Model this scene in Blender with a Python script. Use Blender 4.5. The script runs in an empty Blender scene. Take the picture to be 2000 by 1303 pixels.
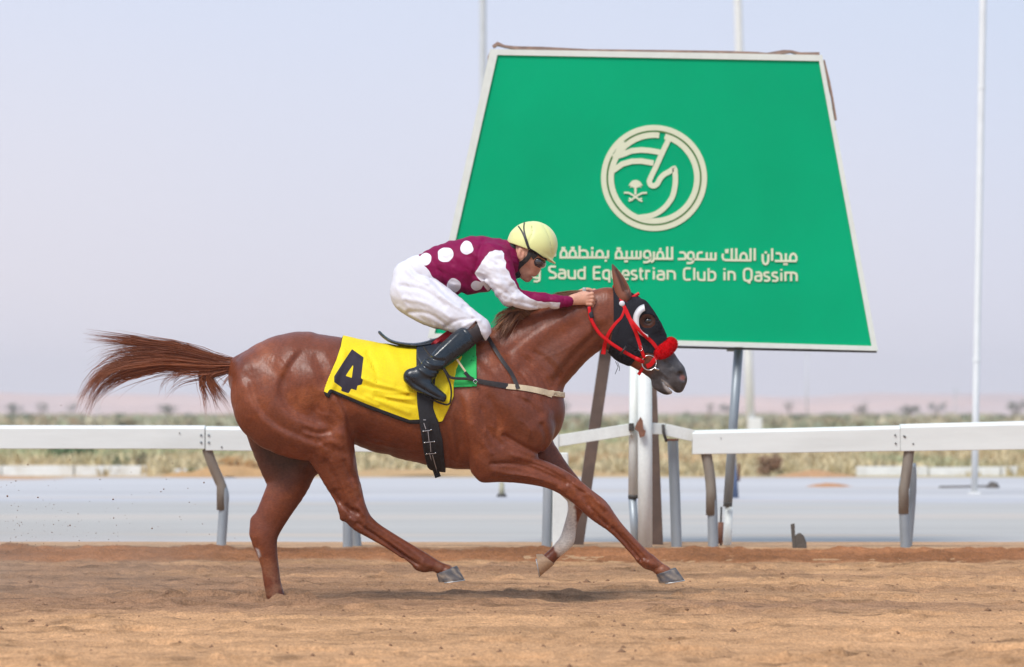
import bpy, math, random
import numpy as np
from mathutils import Vector
from mathutils.bvhtree import BVHTree

# ------------------------------------------------------------------ camera, world, sun
scene = bpy.context.scene
COL = scene.collection
random.seed(7)
RNG = np.random.default_rng(11)
EYE = 0.925          # eye height above the sand
FPX = 8000.0         # focal length in photo pixels
HOR = 805.0          # horizon row
D0 = 20.0            # distance of the horse


def P(px, py, Y=D0):
    return Vector(((px - 1000.0) * Y / FPX, Y, EYE - (py - HOR) * Y / FPX))


cam_data = bpy.data.cameras.new("camera")
cam = bpy.data.objects.new("camera", cam_data)
COL.objects.link(cam)
cam.location = (0, 0, EYE)
cam.rotation_euler = (math.radians(90), 0, 0)
cam_data.sensor_width = 36.0
cam_data.lens = 36.0 * FPX / 2000.0
cam_data.shift_y = (HOR - 651.5) / 2000.0
cam_data.clip_start = 0.1
cam_data.clip_end = 12000
cam_data.dof.use_dof = True
cam_data.dof.focus_distance = D0 - 0.2
cam_data.dof.aperture_fstop = 4.0
scene.camera = cam

SUN_EL, SUN_AZ = math.radians(52), math.radians(212)   # azimuth clockwise from +Y (north)
world = bpy.data.worlds.new("World")
scene.world = world
world.use_nodes = True
wn, wl = world.node_tree.nodes, world.node_tree.links
wn.clear()
w_out = wn.new('ShaderNodeOutputWorld')
w_bg = wn.new('ShaderNodeBackground')
w_sky = wn.new('ShaderNodeTexSky')
w_sky.sky_type = 'NISHITA'
w_sky.sun_disc = False
w_sky.sun_elevation = SUN_EL
w_sky.sun_rotation = SUN_AZ
w_sky.air_density = 1.0
w_sky.dust_density = 4.0
w_sky.ozone_density = 2.0
# thin even overcast veil mixed over the clear sky
w_mix = wn.new('ShaderNodeMix')
w_mix.data_type = 'RGBA'
w_mix.inputs[0].default_value = 0.80
w_tc = wn.new('ShaderNodeTexCoord')
w_sep = wn.new('ShaderNodeSeparateXYZ')
w_ramp = wn.new('ShaderNodeValToRGB')
w_nz = wn.new('ShaderNodeTexNoise')
w_nz.inputs['Scale'].default_value = 2.2
w_nz.inputs['Detail'].default_value = 3
w_add = wn.new('ShaderNodeMath'); w_add.operation = 'MULTIPLY_ADD'
w_add.inputs[1].default_value = 0.14
w_axx = wn.new('ShaderNodeMath'); w_axx.operation = 'MULTIPLY_ADD'
w_axx.inputs[1].default_value = 0.16
VEIL = [(0.0, (8.3, 8.0, 8.9)), (0.07, (7.2, 7.6, 9.2)), (0.20, (5.2, 6.6, 8.8)), (0.6, (5.2, 6.4, 8.6)), (1.0, (5.0, 6.0, 8.0))]
SKY_STRENGTH = 0.1
while len(w_ramp.color_ramp.elements) < len(VEIL):
    w_ramp.color_ramp.elements.new(0.5)
for el, (p, c) in zip(w_ramp.color_ramp.elements, VEIL):
    el.position = p
    el.color = (c[0], c[1], c[2], 1)
wl.new(w_tc.outputs['Generated'], w_sep.inputs[0])
wl.new(w_tc.outputs['Generated'], w_nz.inputs['Vector'])
wl.new(w_nz.outputs['Fac'], w_add.inputs[0])
w_sub = wn.new('ShaderNodeMath'); w_sub.operation = 'SUBTRACT'; w_sub.inputs[1].default_value = 0.07
wl.new(w_sep.outputs['Z'], w_sub.inputs[0])
wl.new(w_sub.outputs[0], w_add.inputs[2])
wl.new(w_sep.outputs['X'], w_axx.inputs[0])
wl.new(w_add.outputs[0], w_axx.inputs[2])
wl.new(w_axx.outputs[0], w_ramp.inputs[0])
wl.new(w_sky.outputs[0], w_mix.inputs[6])
wl.new(w_ramp.outputs[0], w_mix.inputs[7])
wl.new(w_mix.outputs[2], w_bg.inputs['Color'])
w_bg.inputs['Strength'].default_value = SKY_STRENGTH
wl.new(w_bg.outputs[0], w_out.inputs['Surface'])

sun_data = bpy.data.lights.new("sun", 'SUN')
sun_data.energy = 2.5
sun_data.angle = math.radians(24)
sun_data.color = (1.0, 0.965, 0.92)
sun = bpy.data.objects.new("sun", sun_data)
COL.objects.link(sun)
sdir = Vector((math.sin(SUN_AZ) * math.cos(SUN_EL), math.cos(SUN_AZ) * math.cos(SUN_EL), math.sin(SUN_EL)))
sun.rotation_euler = sdir.to_track_quat('Z', 'Y').to_euler()
sun.location = (-5, 5, 12)

scene.view_settings.view_transform = 'Standard'
scene.view_settings.look = 'None'
scene.view_settings.exposure = 0.22
scene.view_settings.gamma = 1.0
scene.view_settings.use_curve_mapping = False
scene.cycles.max_bounces = 6
scene.cycles.use_denoising = True


# ------------------------------------------------------------------ materials
def mat(name, color, rough=0.7, metal=0.0, rvar=0.0, grain=None, noise=0.0, nscale=8.0, bump=0.0, bscale=60.0, coat=0.0,
        spec=0.5, sheen=0.0, attr=None, color2=None, stretch=(1, 1, 1), detail=5, pattern=None, bdist=0.004, lo=.35, hi=.65):
    """colour (or per-vertex attr) broken up by noise, optional second colour, optional crisp patterns
    pattern = [(attribute, colour)]: where attribute < 0 that colour takes over"""
    m = bpy.data.materials.new(name)
    m.use_nodes = True
    n, l = m.node_tree.nodes, m.node_tree.links
    b = n['Principled BSDF']
    b.inputs['Roughness'].default_value = rough
    b.inputs['Metallic'].default_value = metal
    b.inputs['Specular IOR Level'].default_value = spec
    b.inputs['Coat Weight'].default_value = coat
    b.inputs['Sheen Weight'].default_value = sheen
    tc = n.new('ShaderNodeTexCoord')
    mp = n.new('ShaderNodeMapping')
    mp.inputs['Scale'].default_value = stretch
    l.new(tc.outputs['Object'], mp.inputs['Vector'])
    base = None
    if attr:
        a = n.new('ShaderNodeAttribute')
        a.attribute_name = attr
        base = a.outputs['Color']
    else:
        rgb = n.new('ShaderNodeRGB')
        rgb.outputs[0].default_value = (*color, 1)
        base = rgb.outputs[0]
    nz = n.new('ShaderNodeTexNoise')
    nz.inputs['Scale'].default_value = nscale
    nz.inputs['Detail'].default_value = detail
    l.new(mp.outputs[0], nz.inputs['Vector'])
    if color2 is not None:
        rp = n.new('ShaderNodeMapRange')
        rp.inputs['From Min'].default_value = lo
        rp.inputs['From Max'].default_value = hi
        l.new(nz.outputs['Fac'], rp.inputs['Value'])
        mx = n.new('ShaderNodeMix'); mx.data_type = 'RGBA'
        l.new(rp.outputs[0], mx.inputs[0])
        l.new(base, mx.inputs[6])
        mx.inputs[7].default_value = (*color2, 1)
        base = mx.outputs[2]
    if pattern:
        for an, c in pattern:
            a = n.new('ShaderNodeAttribute'); a.attribute_name = an
            mr = n.new('ShaderNodeMapRange')
            mr.inputs['From Min'].default_value = -0.0006
            mr.inputs['From Max'].default_value = 0.0006
            mr.inputs['To Min'].default_value = 1
            mr.inputs['To Max'].default_value = 0
            l.new(a.outputs['Fac'], mr.inputs['Value'])
            mx = n.new('ShaderNodeMix'); mx.data_type = 'RGBA'
            l.new(mr.outputs[0], mx.inputs[0])
            l.new(base, mx.inputs[6])
            mx.inputs[7].default_value = (*c, 1)
            base = mx.outputs[2]
    if noise > 0:
        nz2 = n.new('ShaderNodeTexNoise')
        nz2.inputs['Scale'].default_value = nscale * 2.3
        nz2.inputs['Detail'].default_value = detail
        l.new(mp.outputs[0], nz2.inputs['Vector'])
        mr = n.new('ShaderNodeMapRange')
        mr.inputs['From Min'].default_value = 0.25
        mr.inputs['From Max'].default_value = 0.75
        mr.inputs['To Min'].default_value = 1 - noise
        mr.inputs['To Max'].default_value = 1 + noise
        l.new(nz2.outputs['Fac'], mr.inputs['Value'])
        vm = n.new('ShaderNodeVectorMath'); vm.operation = 'SCALE'
        l.new(base, vm.inputs[0]); l.new(mr.outputs[0], vm.inputs['Scale'])
        base = vm.outputs[0]
    if grain:
        ng = n.new('ShaderNodeTexNoise'); ng.inputs['Scale'].default_value = grain[0]; ng.inputs['Detail'].default_value = 3
        mg = n.new('ShaderNodeMapping'); mg.inputs['Scale'].default_value = grain[2] if len(grain) > 2 else (1, 1, 1)
        l.new(tc.outputs['Object'], mg.inputs['Vector']); l.new(mg.outputs[0], ng.inputs['Vector'])
        gr_ = n.new('ShaderNodeMapRange'); gr_.inputs['From Min'].default_value = .28; gr_.inputs['From Max'].default_value = .72
        gr_.inputs['To Min'].default_value = 1 - grain[1]; gr_.inputs['To Max'].default_value = 1 + grain[1]
        l.new(ng.outputs['Fac'], gr_.inputs['Value'])
        vg = n.new('ShaderNodeVectorMath'); vg.operation = 'SCALE'
        l.new(base, vg.inputs[0]); l.new(gr_.outputs[0], vg.inputs['Scale'])
        base = vg.outputs[0]
    l.new(base, b.inputs['Base Color'])
    if rvar > 0:
        nr = n.new('ShaderNodeTexNoise'); nr.inputs['Scale'].default_value = nscale * 1.7; nr.inputs['Detail'].default_value = 7
        l.new(mp.outputs[0], nr.inputs['Vector'])
        rr = n.new('ShaderNodeMapRange'); rr.inputs['From Min'].default_value = .3; rr.inputs['From Max'].default_value = .7
        rr.inputs['To Min'].default_value = max(.05, rough - rvar); rr.inputs['To Max'].default_value = min(1, rough + rvar)
        l.new(nr.outputs['Fac'], rr.inputs['Value']); l.new(rr.outputs[0], b.inputs['Roughness'])
    if bump > 0:
        nb = n.new('ShaderNodeTexNoise')
        nb.inputs['Scale'].default_value = bscale
        nb.inputs['Detail'].default_value = 6
        l.new(mp.outputs[0], nb.inputs['Vector'])
        bp = n.new('ShaderNodeBump')
        bp.inputs['Strength'].default_value = bump
        bp.inputs['Distance'].default_value = bdist
        l.new(nb.outputs['Fac'], bp.inputs['Height'])
        l.new(bp.outputs[0], b.inputs['Normal'])
    return m


# ------------------------------------------------------------------ object helpers
def tag(o, label=None, cat=None, group=None, kind=None):
    if label: o['label'] = label
    if cat: o['category'] = cat
    if group: o['group'] = group
    if kind: o['kind'] = kind
    return o


def thing(name, loc, label, cat, group=None):
    o = bpy.data.objects.new(name, None)
    o.empty_display_size = 0.1
    o.location = loc
    COL.objects.link(o)
    return tag(o, label, cat, group)


def link_mesh(name, me, m, parent=None, smooth=True):
    """mesh vertices are in world space; they are moved to the parent's frame"""
    o = bpy.data.objects.new(name, me)
    COL.objects.link(o)
    if parent is not None:
        o.parent = parent
        off = Vector((0, 0, 0))
        p = parent
        while p is not None:
            off += p.location
            p = p.parent
        co = np.empty(len(me.vertices) * 3, np.float32)
        me.vertices.foreach_get('co', co)
        co = co.reshape(-1, 3) - np.array(off, np.float32)
        me.vertices.foreach_set('co', co.ravel())
    if m is not None and len(me.materials) == 0:
        me.materials.append(m)
    if smooth:
        me.polygons.foreach_set('use_smooth', np.ones(len(me.polygons), bool))
    me.update()
    if smooth == 'sharp': me.set_sharp_from_angle(angle=math.radians(38))
    return o


def np_mesh(name, V, F, attrs=None):
    """V (n,3), F (m,k) -> mesh, quickly"""
    me = bpy.data.meshes.new(name)
    V = np.asarray(V, np.float32); F = np.asarray(F, np.int32)
    k = F.shape[1]
    me.vertices.add(len(V)); me.vertices.foreach_set('co', V.ravel())
    me.loops.add(F.size); me.loops.foreach_set('vertex_index', F.ravel())
    me.polygons.add(len(F))
    me.polygons.foreach_set('loop_start', np.arange(0, F.size, k, dtype=np.int32))
    me.polygons.foreach_set('loop_total', np.full(len(F), k, np.int32))
    me.update(calc_edges=True)
    if attrs:
        for an, val in attrs.items():
            val = np.asarray(val, np.float32)
            if val.ndim == 1:
                a = me.attributes.new(an, 'FLOAT', 'POINT'); a.data.foreach_set('value', val)
            else:
                a = me.attributes.new(an, 'FLOAT_COLOR', 'POINT')
                c = np.ones((len(val), 4), np.float32); c[:, :3] = val
                a.data.foreach_set('color', c.ravel())
    return me


class MB:
    """collects simple solids into one mesh"""
    def __init__(s): s.V = []; s.F = []; s.C = []

    def add(s, verts, faces, col=None):
        o = len(s.V)
        s.V += [tuple(v) for v in verts]
        s.F += [tuple(i + o for i in f) for f in faces]
        if col is not None: s.C += [col] * len(verts)
        return s

    def box(s, a, b, col=None):
        x0, y0, z0 = a; x1, y1, z1 = b
        return s.add([(x0, y0, z0), (x1, y0, z0), (x1, y1, z0), (x0, y1, z0), (x0, y0, z1), (x1, y0, z1), (x1, y1, z1), (x0, y1, z1)],
                     [(0, 3, 2, 1), (4, 5, 6, 7), (0, 1, 5, 4), (1, 2, 6, 5), (2, 3, 7, 6), (3, 0, 4, 7)], col)

    def tube(s, pts, r, n=10, ry=None, square=False, up=Vector((0, 1, 0)), col=None, caps=True):
        pts = [Vector(p) for p in pts]
        rs = r if isinstance(r, (list, tuple)) else [r] * len(pts)
        rys = ry if isinstance(ry, (list, tuple)) else ([ry] * len(pts) if ry is not None else rs)
        V = []
        if square: n = 4
        for i, p in enumerate(pts):
            t = (pts[min(i + 1, len(pts) - 1)] - pts[max(i - 1, 0)]).normalized()
            u = up - t * up.dot(t)
            if u.length < 1e-4: u = Vector((1, 0, 0)) - t * t.x
            u.normalize()
            v = t.cross(u)
            for k in range(n):
                a = 2 * math.pi * (k + (0.5 if square else 0)) / n
                q = math.sqrt(2) if square else 1
                V.append(p + v * (math.cos(a) * rs[i] * q) + u * (math.sin(a) * rys[i] * q))
        F = []
        for i in range(len(pts) - 1):
            for k in range(n):
                F.append((i * n + k, i * n + (k + 1) % n, (i + 1) * n + (k + 1) % n, (i + 1) * n + k))
        if caps:
            F.append(tuple(range(n))[::-1]); F.append(tuple((len(pts) - 1) * n + k for k in range(n)))
        return s.add(V, F, col)

    def build(s, name, m, parent=None, smooth=False, bevel=0, kind=None):
        me = bpy.data.meshes.new(name)
        me.from_pydata(s.V, [], s.F)
        if s.C:
            a = me.attributes.new('col', 'FLOAT_COLOR', 'POINT')
            a.data.foreach_set('color', np.array([(*c, 1) for c in s.C], np.float32).ravel())
        o = link_mesh(name, me, m, parent, smooth)
        if smooth == 'auto' or bevel:
            me.polygons.foreach_set('use_smooth', np.ones(len(me.polygons), bool))
        if bevel:
            md = o.modifiers.new('bevel', 'BEVEL'); md.width = bevel; md.segments = 2; md.limit_method = 'ANGLE'
            md.harden_normals = True
        if kind: o['kind'] = kind
        return o


# ------------------------------------------------------------------ signed distance sculpting
def catmull(nodes, sub=3):
    N = np.array(nodes, float)
    if sub <= 1 or len(N) < 3: return N
    out = []
    for i in range(len(N) - 1):
        p0 = N[max(i - 1, 0)]; p1 = N[i]; p2 = N[i + 1]; p3 = N[min(i + 2, len(N) - 1)]
        for k in range(sub):
            t = k / sub
            out.append(0.5 * ((2 * p1) + (-p0 + p2) * t + (2 * p0 - 5 * p1 + 4 * p2 - p3) * t * t + (-p0 + 3 * p1 - 3 * p2 + p3) * t ** 3))
    out.append(N[-1])
    return np.array(out)


def seg_dist2(PX, PZ, pts):
    """distance from points to a 2D polyline (arrays, any shape)"""
    best = np.full(np.broadcast(PX, PZ).shape, 1e9, np.float32)
    for (ax, az), (bx, bz) in zip(pts[:-1], pts[1:]):
        dx, dz = bx - ax, bz - az
        L = dx * dx + dz * dz + 1e-9
        t = np.clip(((PX - ax) * dx + (PZ - az) * dz) / L, 0, 1)
        d = (PX - ax - t * dx) ** 2 + (PZ - az - t * dz) ** 2
        best = np.minimum(best, d)
    return np.sqrt(best)


def poly_sd(PX, PZ, poly):
    """signed distance to a 2D polygon, negative inside"""
    d = seg_dist2(PX, PZ, list(poly) + [poly[0]])
    ins = np.zeros(d.shape, bool)
    n = len(poly)
    for i in range(n):
        x1, z1 = poly[i]; x2, z2 = poly[(i + 1) % n]
        if z1 == z2: continue
        c = ((z1 > PZ) != (z2 > PZ)) & (PX < (x2 - x1) * (PZ - z1) / (z2 - z1) + x1)
        ins ^= c
    return np.where(ins, -d, d)


class Field:
    """regular grid in 'photo pixels at the horse's distance': x right, y depth, z DOWN like the picture"""
    def __init__(s, lo, hi, h):
        s.h = h
        s.lo = np.array(lo, float)
        s.n = np.ceil((np.array(hi) - s.lo) / h).astype(int) + 1
        s.ax = [s.lo[i] + np.arange(s.n[i]) * h for i in range(3)]
        s.F = np.full(s.n, 60.0, np.float32)

    def sl(s, lo, hi):
        i0 = np.clip(np.floor((np.array(lo) - s.lo) / s.h).astype(int), 0, s.n)
        i1 = np.clip(np.ceil((np.array(hi) - s.lo) / s.h).astype(int) + 1, 0, s.n)
        return tuple(slice(a, b) for a, b in zip(i0, i1))

    def sweep(s, nodes, k=8.0, sub=3, sub_=False, mirror=False):
        """nodes (x, z, r, y, w): r = radius in the picture plane, w = radius in depth"""
        full = []
        for nd in nodes:
            x, z, r = nd[:3]; y = nd[3] if len(nd) > 3 else 0.0; w = nd[4] if len(nd) > 4 else r
            full.append((x, z, r, y, w))
        N = catmull(full, sub)
        m = max(k, 6) + 10
        glo = np.array([1e9] * 3); ghi = -glo
        for x, z, r, y, w in N:
            R = max(r, w)
            glo = np.minimum(glo, (x - R - m, y - R - m, z - R - m)); ghi = np.maximum(ghi, (x + R + m, y + R + m, z + R + m))
        gs = s.sl(glo, ghi)
        if any(q.stop <= q.start for q in gs): return
        X = s.ax[0][gs[0]].astype(np.float32); Y = s.ax[1][gs[1]].astype(np.float32); Z = s.ax[2][gs[2]].astype(np.float32)
        best = np.full((len(X), len(Y), len(Z)), 60.0, np.float32)
        for a, b in zip(N[:-1], N[1:]):
            R = max(a[2], b[2], a[4], b[4]) + m
            l3 = np.minimum([a[0], a[3], a[1]], [b[0], b[3], b[1]]) - R
            h3 = np.maximum([a[0], a[3], a[1]], [b[0], b[3], b[1]]) + R
            xi = slice(*np.searchsorted(X, [l3[0], h3[0]])); yi = slice(*np.searchsorted(Y, [l3[1], h3[1]])); zi = slice(*np.searchsorted(Z, [l3[2], h3[2]]))
            px = X[xi][:, None, None] - a[0]; py = Y[yi][None, :, None] - a[3]; pz = Z[zi][None, None, :] - a[1]
            d = np.array([b[0] - a[0], b[3] - a[3], b[1] - a[1]], np.float32)
            L = float(d @ d) + 1e-6
            t = np.clip((px * d[0] + py * d[1] + pz * d[2]) / L, 0, 1)
            r = a[2] + (b[2] - a[2]) * t; w = a[4] + (b[4] - a[4]) * t
            q2 = (px - t * d[0]) ** 2 + (pz - t * d[2]) ** 2
            qy2 = (py - t * d[1]) ** 2
            k0 = np.sqrt(q2 / (r * r) + qy2 / (w * w)) + 1e-6
            k1 = np.sqrt(q2 / r ** 4 + qy2 / w ** 4) + 1e-9
            f = k0 * (k0 - 1) / k1
            f = np.where(k0 < 0.3, -np.minimum(r, w) * (1 - k0), f)
            best[xi, yi, zi] = np.minimum(best[xi, yi, zi], f)
        cur = s.F[gs]
        if sub_:
            best = -best
            h = np.clip(0.5 + 0.5 * (best - cur) / k, 0, 1)
            s.F[gs] = cur * (1 - h) + best * h + k * h * (1 - h)
        else:
            h = np.clip(0.5 + 0.5 * (cur - best) / k, 0, 1)
            s.F[gs] = cur * (1 - h) + best * h - k * h * (1 - h)
        if mirror:
            s.sweep([(x, z, r, -y, w) for x, z, r, y, w in full], k, sub, sub_)

    def relief(s, strokes, ysign=0):
        """strokes: (points, width, amp) amp>0 raises; acts on both sides, or on the side with the sign of ysign"""
        D = np.zeros((s.n[0], s.n[2]), np.float32)
        for st in strokes:
            pts, w, amp = st[:3]
            pts = catmull(pts, 4)
            if len(st) == 4:      # step: raised on the right hand of the line's direction, fading over st[3]
                fall = st[3]
                lo = pts.min(0) - 3 * fall; hi = pts.max(0) + 3 * fall
                g = s.sl((lo[0], s.lo[1], lo[1]), (hi[0], s.lo[1], hi[1]))
                X = s.ax[0][g[0]][:, None]; Z = s.ax[2][g[2]][None, :]
                if X.size == 0 or Z.size == 0: continue
                d = seg_dist2(X, Z, pts)
                bd = np.full(d.shape, 1e9); sg_ = np.zeros(d.shape)
                for a, b in zip(pts[:-1], pts[1:]):
                    dx, dz = b - a; L = dx * dx + dz * dz + 1e-9
                    t = ((X - a[0]) * dx + (Z - a[1]) * dz) / L
                    tc = np.clip(t, 0, 1)
                    dd = (X - a[0] - tc * dx) ** 2 + (Z - a[1] - tc * dz) ** 2
                    c = (dx * (Z - a[1]) - dz * (X - a[0])) / math.sqrt(L)
                    m = dd < bd
                    bd = np.where(m, dd, bd); sg_ = np.where(m, c, sg_)
                # fade towards the ends of the line
                e0 = np.hypot(X - pts[0][0], Z - pts[0][1]); e1 = np.hypot(X - pts[-1][0], Z - pts[-1][1])
                endf = np.clip(np.minimum(e0, e1) / (fall * .8), 0, 1)
                side = 1 / (1 + np.exp(-np.clip(sg_ / (w * .5), -20, 20)))
                D[g[0], g[2]] += amp * endf * (side * np.exp(-(d / fall) ** 2) - .35 * (1 - side) * np.exp(-(d / (w * 2)) ** 2))
                continue
            lo = pts.min(0) - 3 * w; hi = pts.max(0) + 3 * w
            g = s.sl((lo[0], s.lo[1], lo[1]), (hi[0], s.lo[1], hi[1]))
            X = s.ax[0][g[0]][:, None]; Z = s.ax[2][g[2]][None, :]
            if X.size == 0 or Z.size == 0: continue
            D[g[0], g[2]] += amp * np.exp(-(seg_dist2(X, Z, pts) / w) ** 2)
        if ysign == 0:
            s.F -= D[:, None, :]
        else:
            msk = np.clip(s.ax[1] * ysign / 12.0, 0, 1).astype(np.float32)
            s.F -= D[:, None, :] * msk[None, :, None]

    def resample(s, lo, hi, h):
        g = Field(lo, hi, h)
        A = s.F
        for d in range(3):
            u = np.clip((g.ax[d] - s.lo[d]) / s.h, 0, s.n[d] - 1.001)
            i = u.astype(int); f = (u - i).astype(np.float32)
            sh = [1, 1, 1]; sh[d] = -1
            f = f.reshape(sh)
            A = np.take(A, i, d) * (1 - f) + np.take(A, i + 1, d) * f
        g.F = A.astype(np.float32)
        return g

    def shell(s, poly, t, inner, h=1.8, ylo=-140, yhi=140, extra=None, round_=1.5):
        P_ = np.array(poly, float)
        lo = P_.min(0) - 6; hi = P_.max(0) + 6
        g = s.resample((lo[0], ylo, lo[1]), (hi[0], yhi, hi[1]), h)
        R = poly_sd(g.ax[0][:, None], g.ax[2][None, :], [tuple(p) for p in P_]).astype(np.float32)
        if extra is not None:
            g.F = g.F - extra(g)
        a = g.F - t
        b = R[:, None, :] * np.ones_like(a)
        k = round_
        hh = np.clip(0.5 - 0.5 * (b - a) / k, 0, 1)
        f = b * (1 - hh) + a * hh + k * hh * (1 - hh)
        g.F = np.maximum(f, -(g.F + inner))
        return g

    def mesh(s, iters=2):
        """naive surface nets"""
        F = s.F
        S = F < 0
        nx, ny, nz = F.shape
        c = np.zeros((nx - 1, ny - 1, nz - 1), np.int8)
        for i in (0, 1):
            for j in (0, 1):
                for k in (0, 1):
                    c += S[i:nx - 1 + i, j:ny - 1 + j, k:nz - 1 + k]
        act = (c > 0) & (c < 8)
        I = np.argwhere(act)
        idx = np.full(act.shape, -1, np.int32)
        idx[act] = np.arange(len(I))
        cor = {}
        for i in (0, 1):
            for j in (0, 1):
                for k in (0, 1):
                    cor[i, j, k] = F[I[:, 0] + i, I[:, 1] + j, I[:, 2] + k]
        acc = np.zeros((len(I), 3)); cnt = np.zeros(len(I))
        for a in cor:
            for d in range(3):
                if a[d] == 0:
                    b = list(a); b[d] = 1; b = tuple(b)
                    fa, fb = cor[a], cor[b]
                    m = (fa < 0) != (fb < 0)
                    t = fa[m] / (fa[m] - fb[m])
                    p = np.tile(np.array(a, float), (m.sum(), 1)); p[:, d] += t
                    acc[m] += p; cnt[m] += 1
        V = I + acc / cnt[:, None]
        Q = []
        for d in range(3):
            u, v = (d + 1) % 3, (d + 2) % 3
            a = S.take(range(0, F.shape[d] - 1), d); b = S.take(range(1, F.shape[d]), d)
            E = np.argwhere(a != b)
            E = E[(E[:, u] > 0) & (E[:, v] > 0) & (E[:, u] < F.shape[u] - 1) & (E[:, v] < F.shape[v] - 1)]
            flip = S[E[:, 0], E[:, 1], E[:, 2]]
            def at(du, dv):
                q = E.copy(); q[:, u] -= du; q[:, v] -= dv
                return idx[q[:, 0], q[:, 1], q[:, 2]]
            q = np.stack([at(1, 1), at(0, 1), at(0, 0), at(1, 0)], 1)
            q[~flip] = q[~flip][:, ::-1]
            Q.append(q)
        Q = np.concatenate(Q)
        Q = Q[(Q >= 0).all(1)]
        ea = np.concatenate([Q[:, 0], Q[:, 1], Q[:, 2], Q[:, 3]]); eb = np.concatenate([Q[:, 1], Q[:, 2], Q[:, 3], Q[:, 0]])
        n = len(V)
        deg = np.bincount(ea, minlength=n) + np.bincount(eb, minlength=n)
        deg[deg == 0] = 1
        for it in range(iters * 2):
            lam = 0.5 if it % 2 == 0 else -0.35
            S_ = np.stack([np.bincount(ea, V[eb, q], n) + np.bincount(eb, V[ea, q], n) for q in range(3)], 1) / deg[:, None]
            V = V + lam * (S_ - V)
        V = s.lo + V * s.h          # px space
        return V, Q[:, ::-1]


def px2w(V):
    """px-space (x, y depth, z down) -> metres"""
    return np.stack([(V[:, 0] - 1000) / 400.0, D0 + V[:, 1] / 400.0, EYE + (HOR - V[:, 2]) / 400.0], 1)


def field_obj(name, g, m, parent, iters=2, attrs=None, colf=None):
    V, Q = g.mesh(iters)
    A = {}
    if attrs:
        for an, fn in attrs.items(): A[an] = fn(V)
    if colf: A['col'] = colf(V)
    me = np_mesh(name, px2w(V), Q, A)
    return link_mesh(name, me, m, parent)


def vnoise(shape_pts, scale, seed=0):
    """smooth value noise at 2D points (N,2) -> -1..1"""
    r = np.random.default_rng(seed)
    T = r.uniform(-1, 1, (256, 256)).astype(np.float32)
    u = shape_pts[..., 0] * scale; v = shape_pts[..., 1] * scale
    i = np.floor(u).astype(int); j = np.floor(v).astype(int)
    fu = u - i; fv = v - j
    fu = fu * fu * (3 - 2 * fu); fv = fv * fv * (3 - 2 * fv)
    a = T[i % 256, j % 256]; b = T[(i + 1) % 256, j % 256]; c = T[i % 256, (j + 1) % 256]; d = T[(i + 1) % 256, (j + 1) % 256]
    return (a * (1 - fu) + b * fu) * (1 - fv) + (c * (1 - fu) + d * fu) * fv

# ================================================================== THE SETTING
def fbm(p, s0, octs, seed=0, gain=0.5):
    out = 0; a = 1; s = s0
    for o in range(octs):
        out = out + a * vnoise(p + 13.7 * o, s, seed + o); a *= gain; s *= 2.03
    return out


def grid_faces(nx, ny):
    i, j = np.meshgrid(np.arange(nx - 1), np.arange(ny - 1), indexing='ij')
    a = (i * ny + j).ravel()
    return np.stack([a, a + ny, a + ny + 1, a + 1], 1)


m_sand = mat('sand', (0, 0, 0), rough=0.95, attr='col', noise=0.16, nscale=9, bump=0.8, bscale=60, bdist=0.014, spec=0.1, grain=(95, .22, (1, .4, 1)))


def ground_z(Y):
    return np.interp(Y, [0, 24.85, 25.05, 25.35, 25.62, 25.9, 26.6, 27.2], [0, 0, .008, .045, .066, .068, .062, .060])


def sand_col(X, Y, Z):
    p = np.stack([X, Y], -1)
    light = np.array([.50, .282, .142]); dun = np.array([.30, .168, .094]); berm = np.array([.28, .122, .055])
    n1 = fbm(p * np.array([.35, 1.0]), 0.9, 4, 3)
    w = np.clip((Y - 18.4) / 1.3 + 0.9 * n1, 0, 1)[..., None] * np.clip(.72 - .16 * X + .5 * vnoise(p * np.array([.5, 1.6]), 1, 88), .12, 1)[..., None] * (1 - .75 * np.exp(-((Y - 24.7 + .12 * n1) / .16) ** 2))[..., None]
    c = light * (1 - w) + dun * w
    n2 = fbm(p * np.array([.6, 1.6]), 2.5, 4, 9)[..., None]
    c = c * (1 + 0.17 * n2)
    n3 = np.clip(fbm(p * np.array([1, 2]), 6, 3, 21) - .35, 0, 1)[..., None]
    c = c * (1 - .5 * n3)
    b = np.clip((Y - 25.0) / .1, 0, 1)[..., None] * np.clip((25.68 + .03 * vnoise(p, 3, 5) - Y) / .08, 0, 1)[..., None]
    c = c * (1 - b) + berm * (1 + .3 * n2) * b
    t = np.clip((Y - 25.75) / .15, 0, 1)[..., None]
    return c * (1 - t) + np.array([.50, .31, .18]) * t


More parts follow.
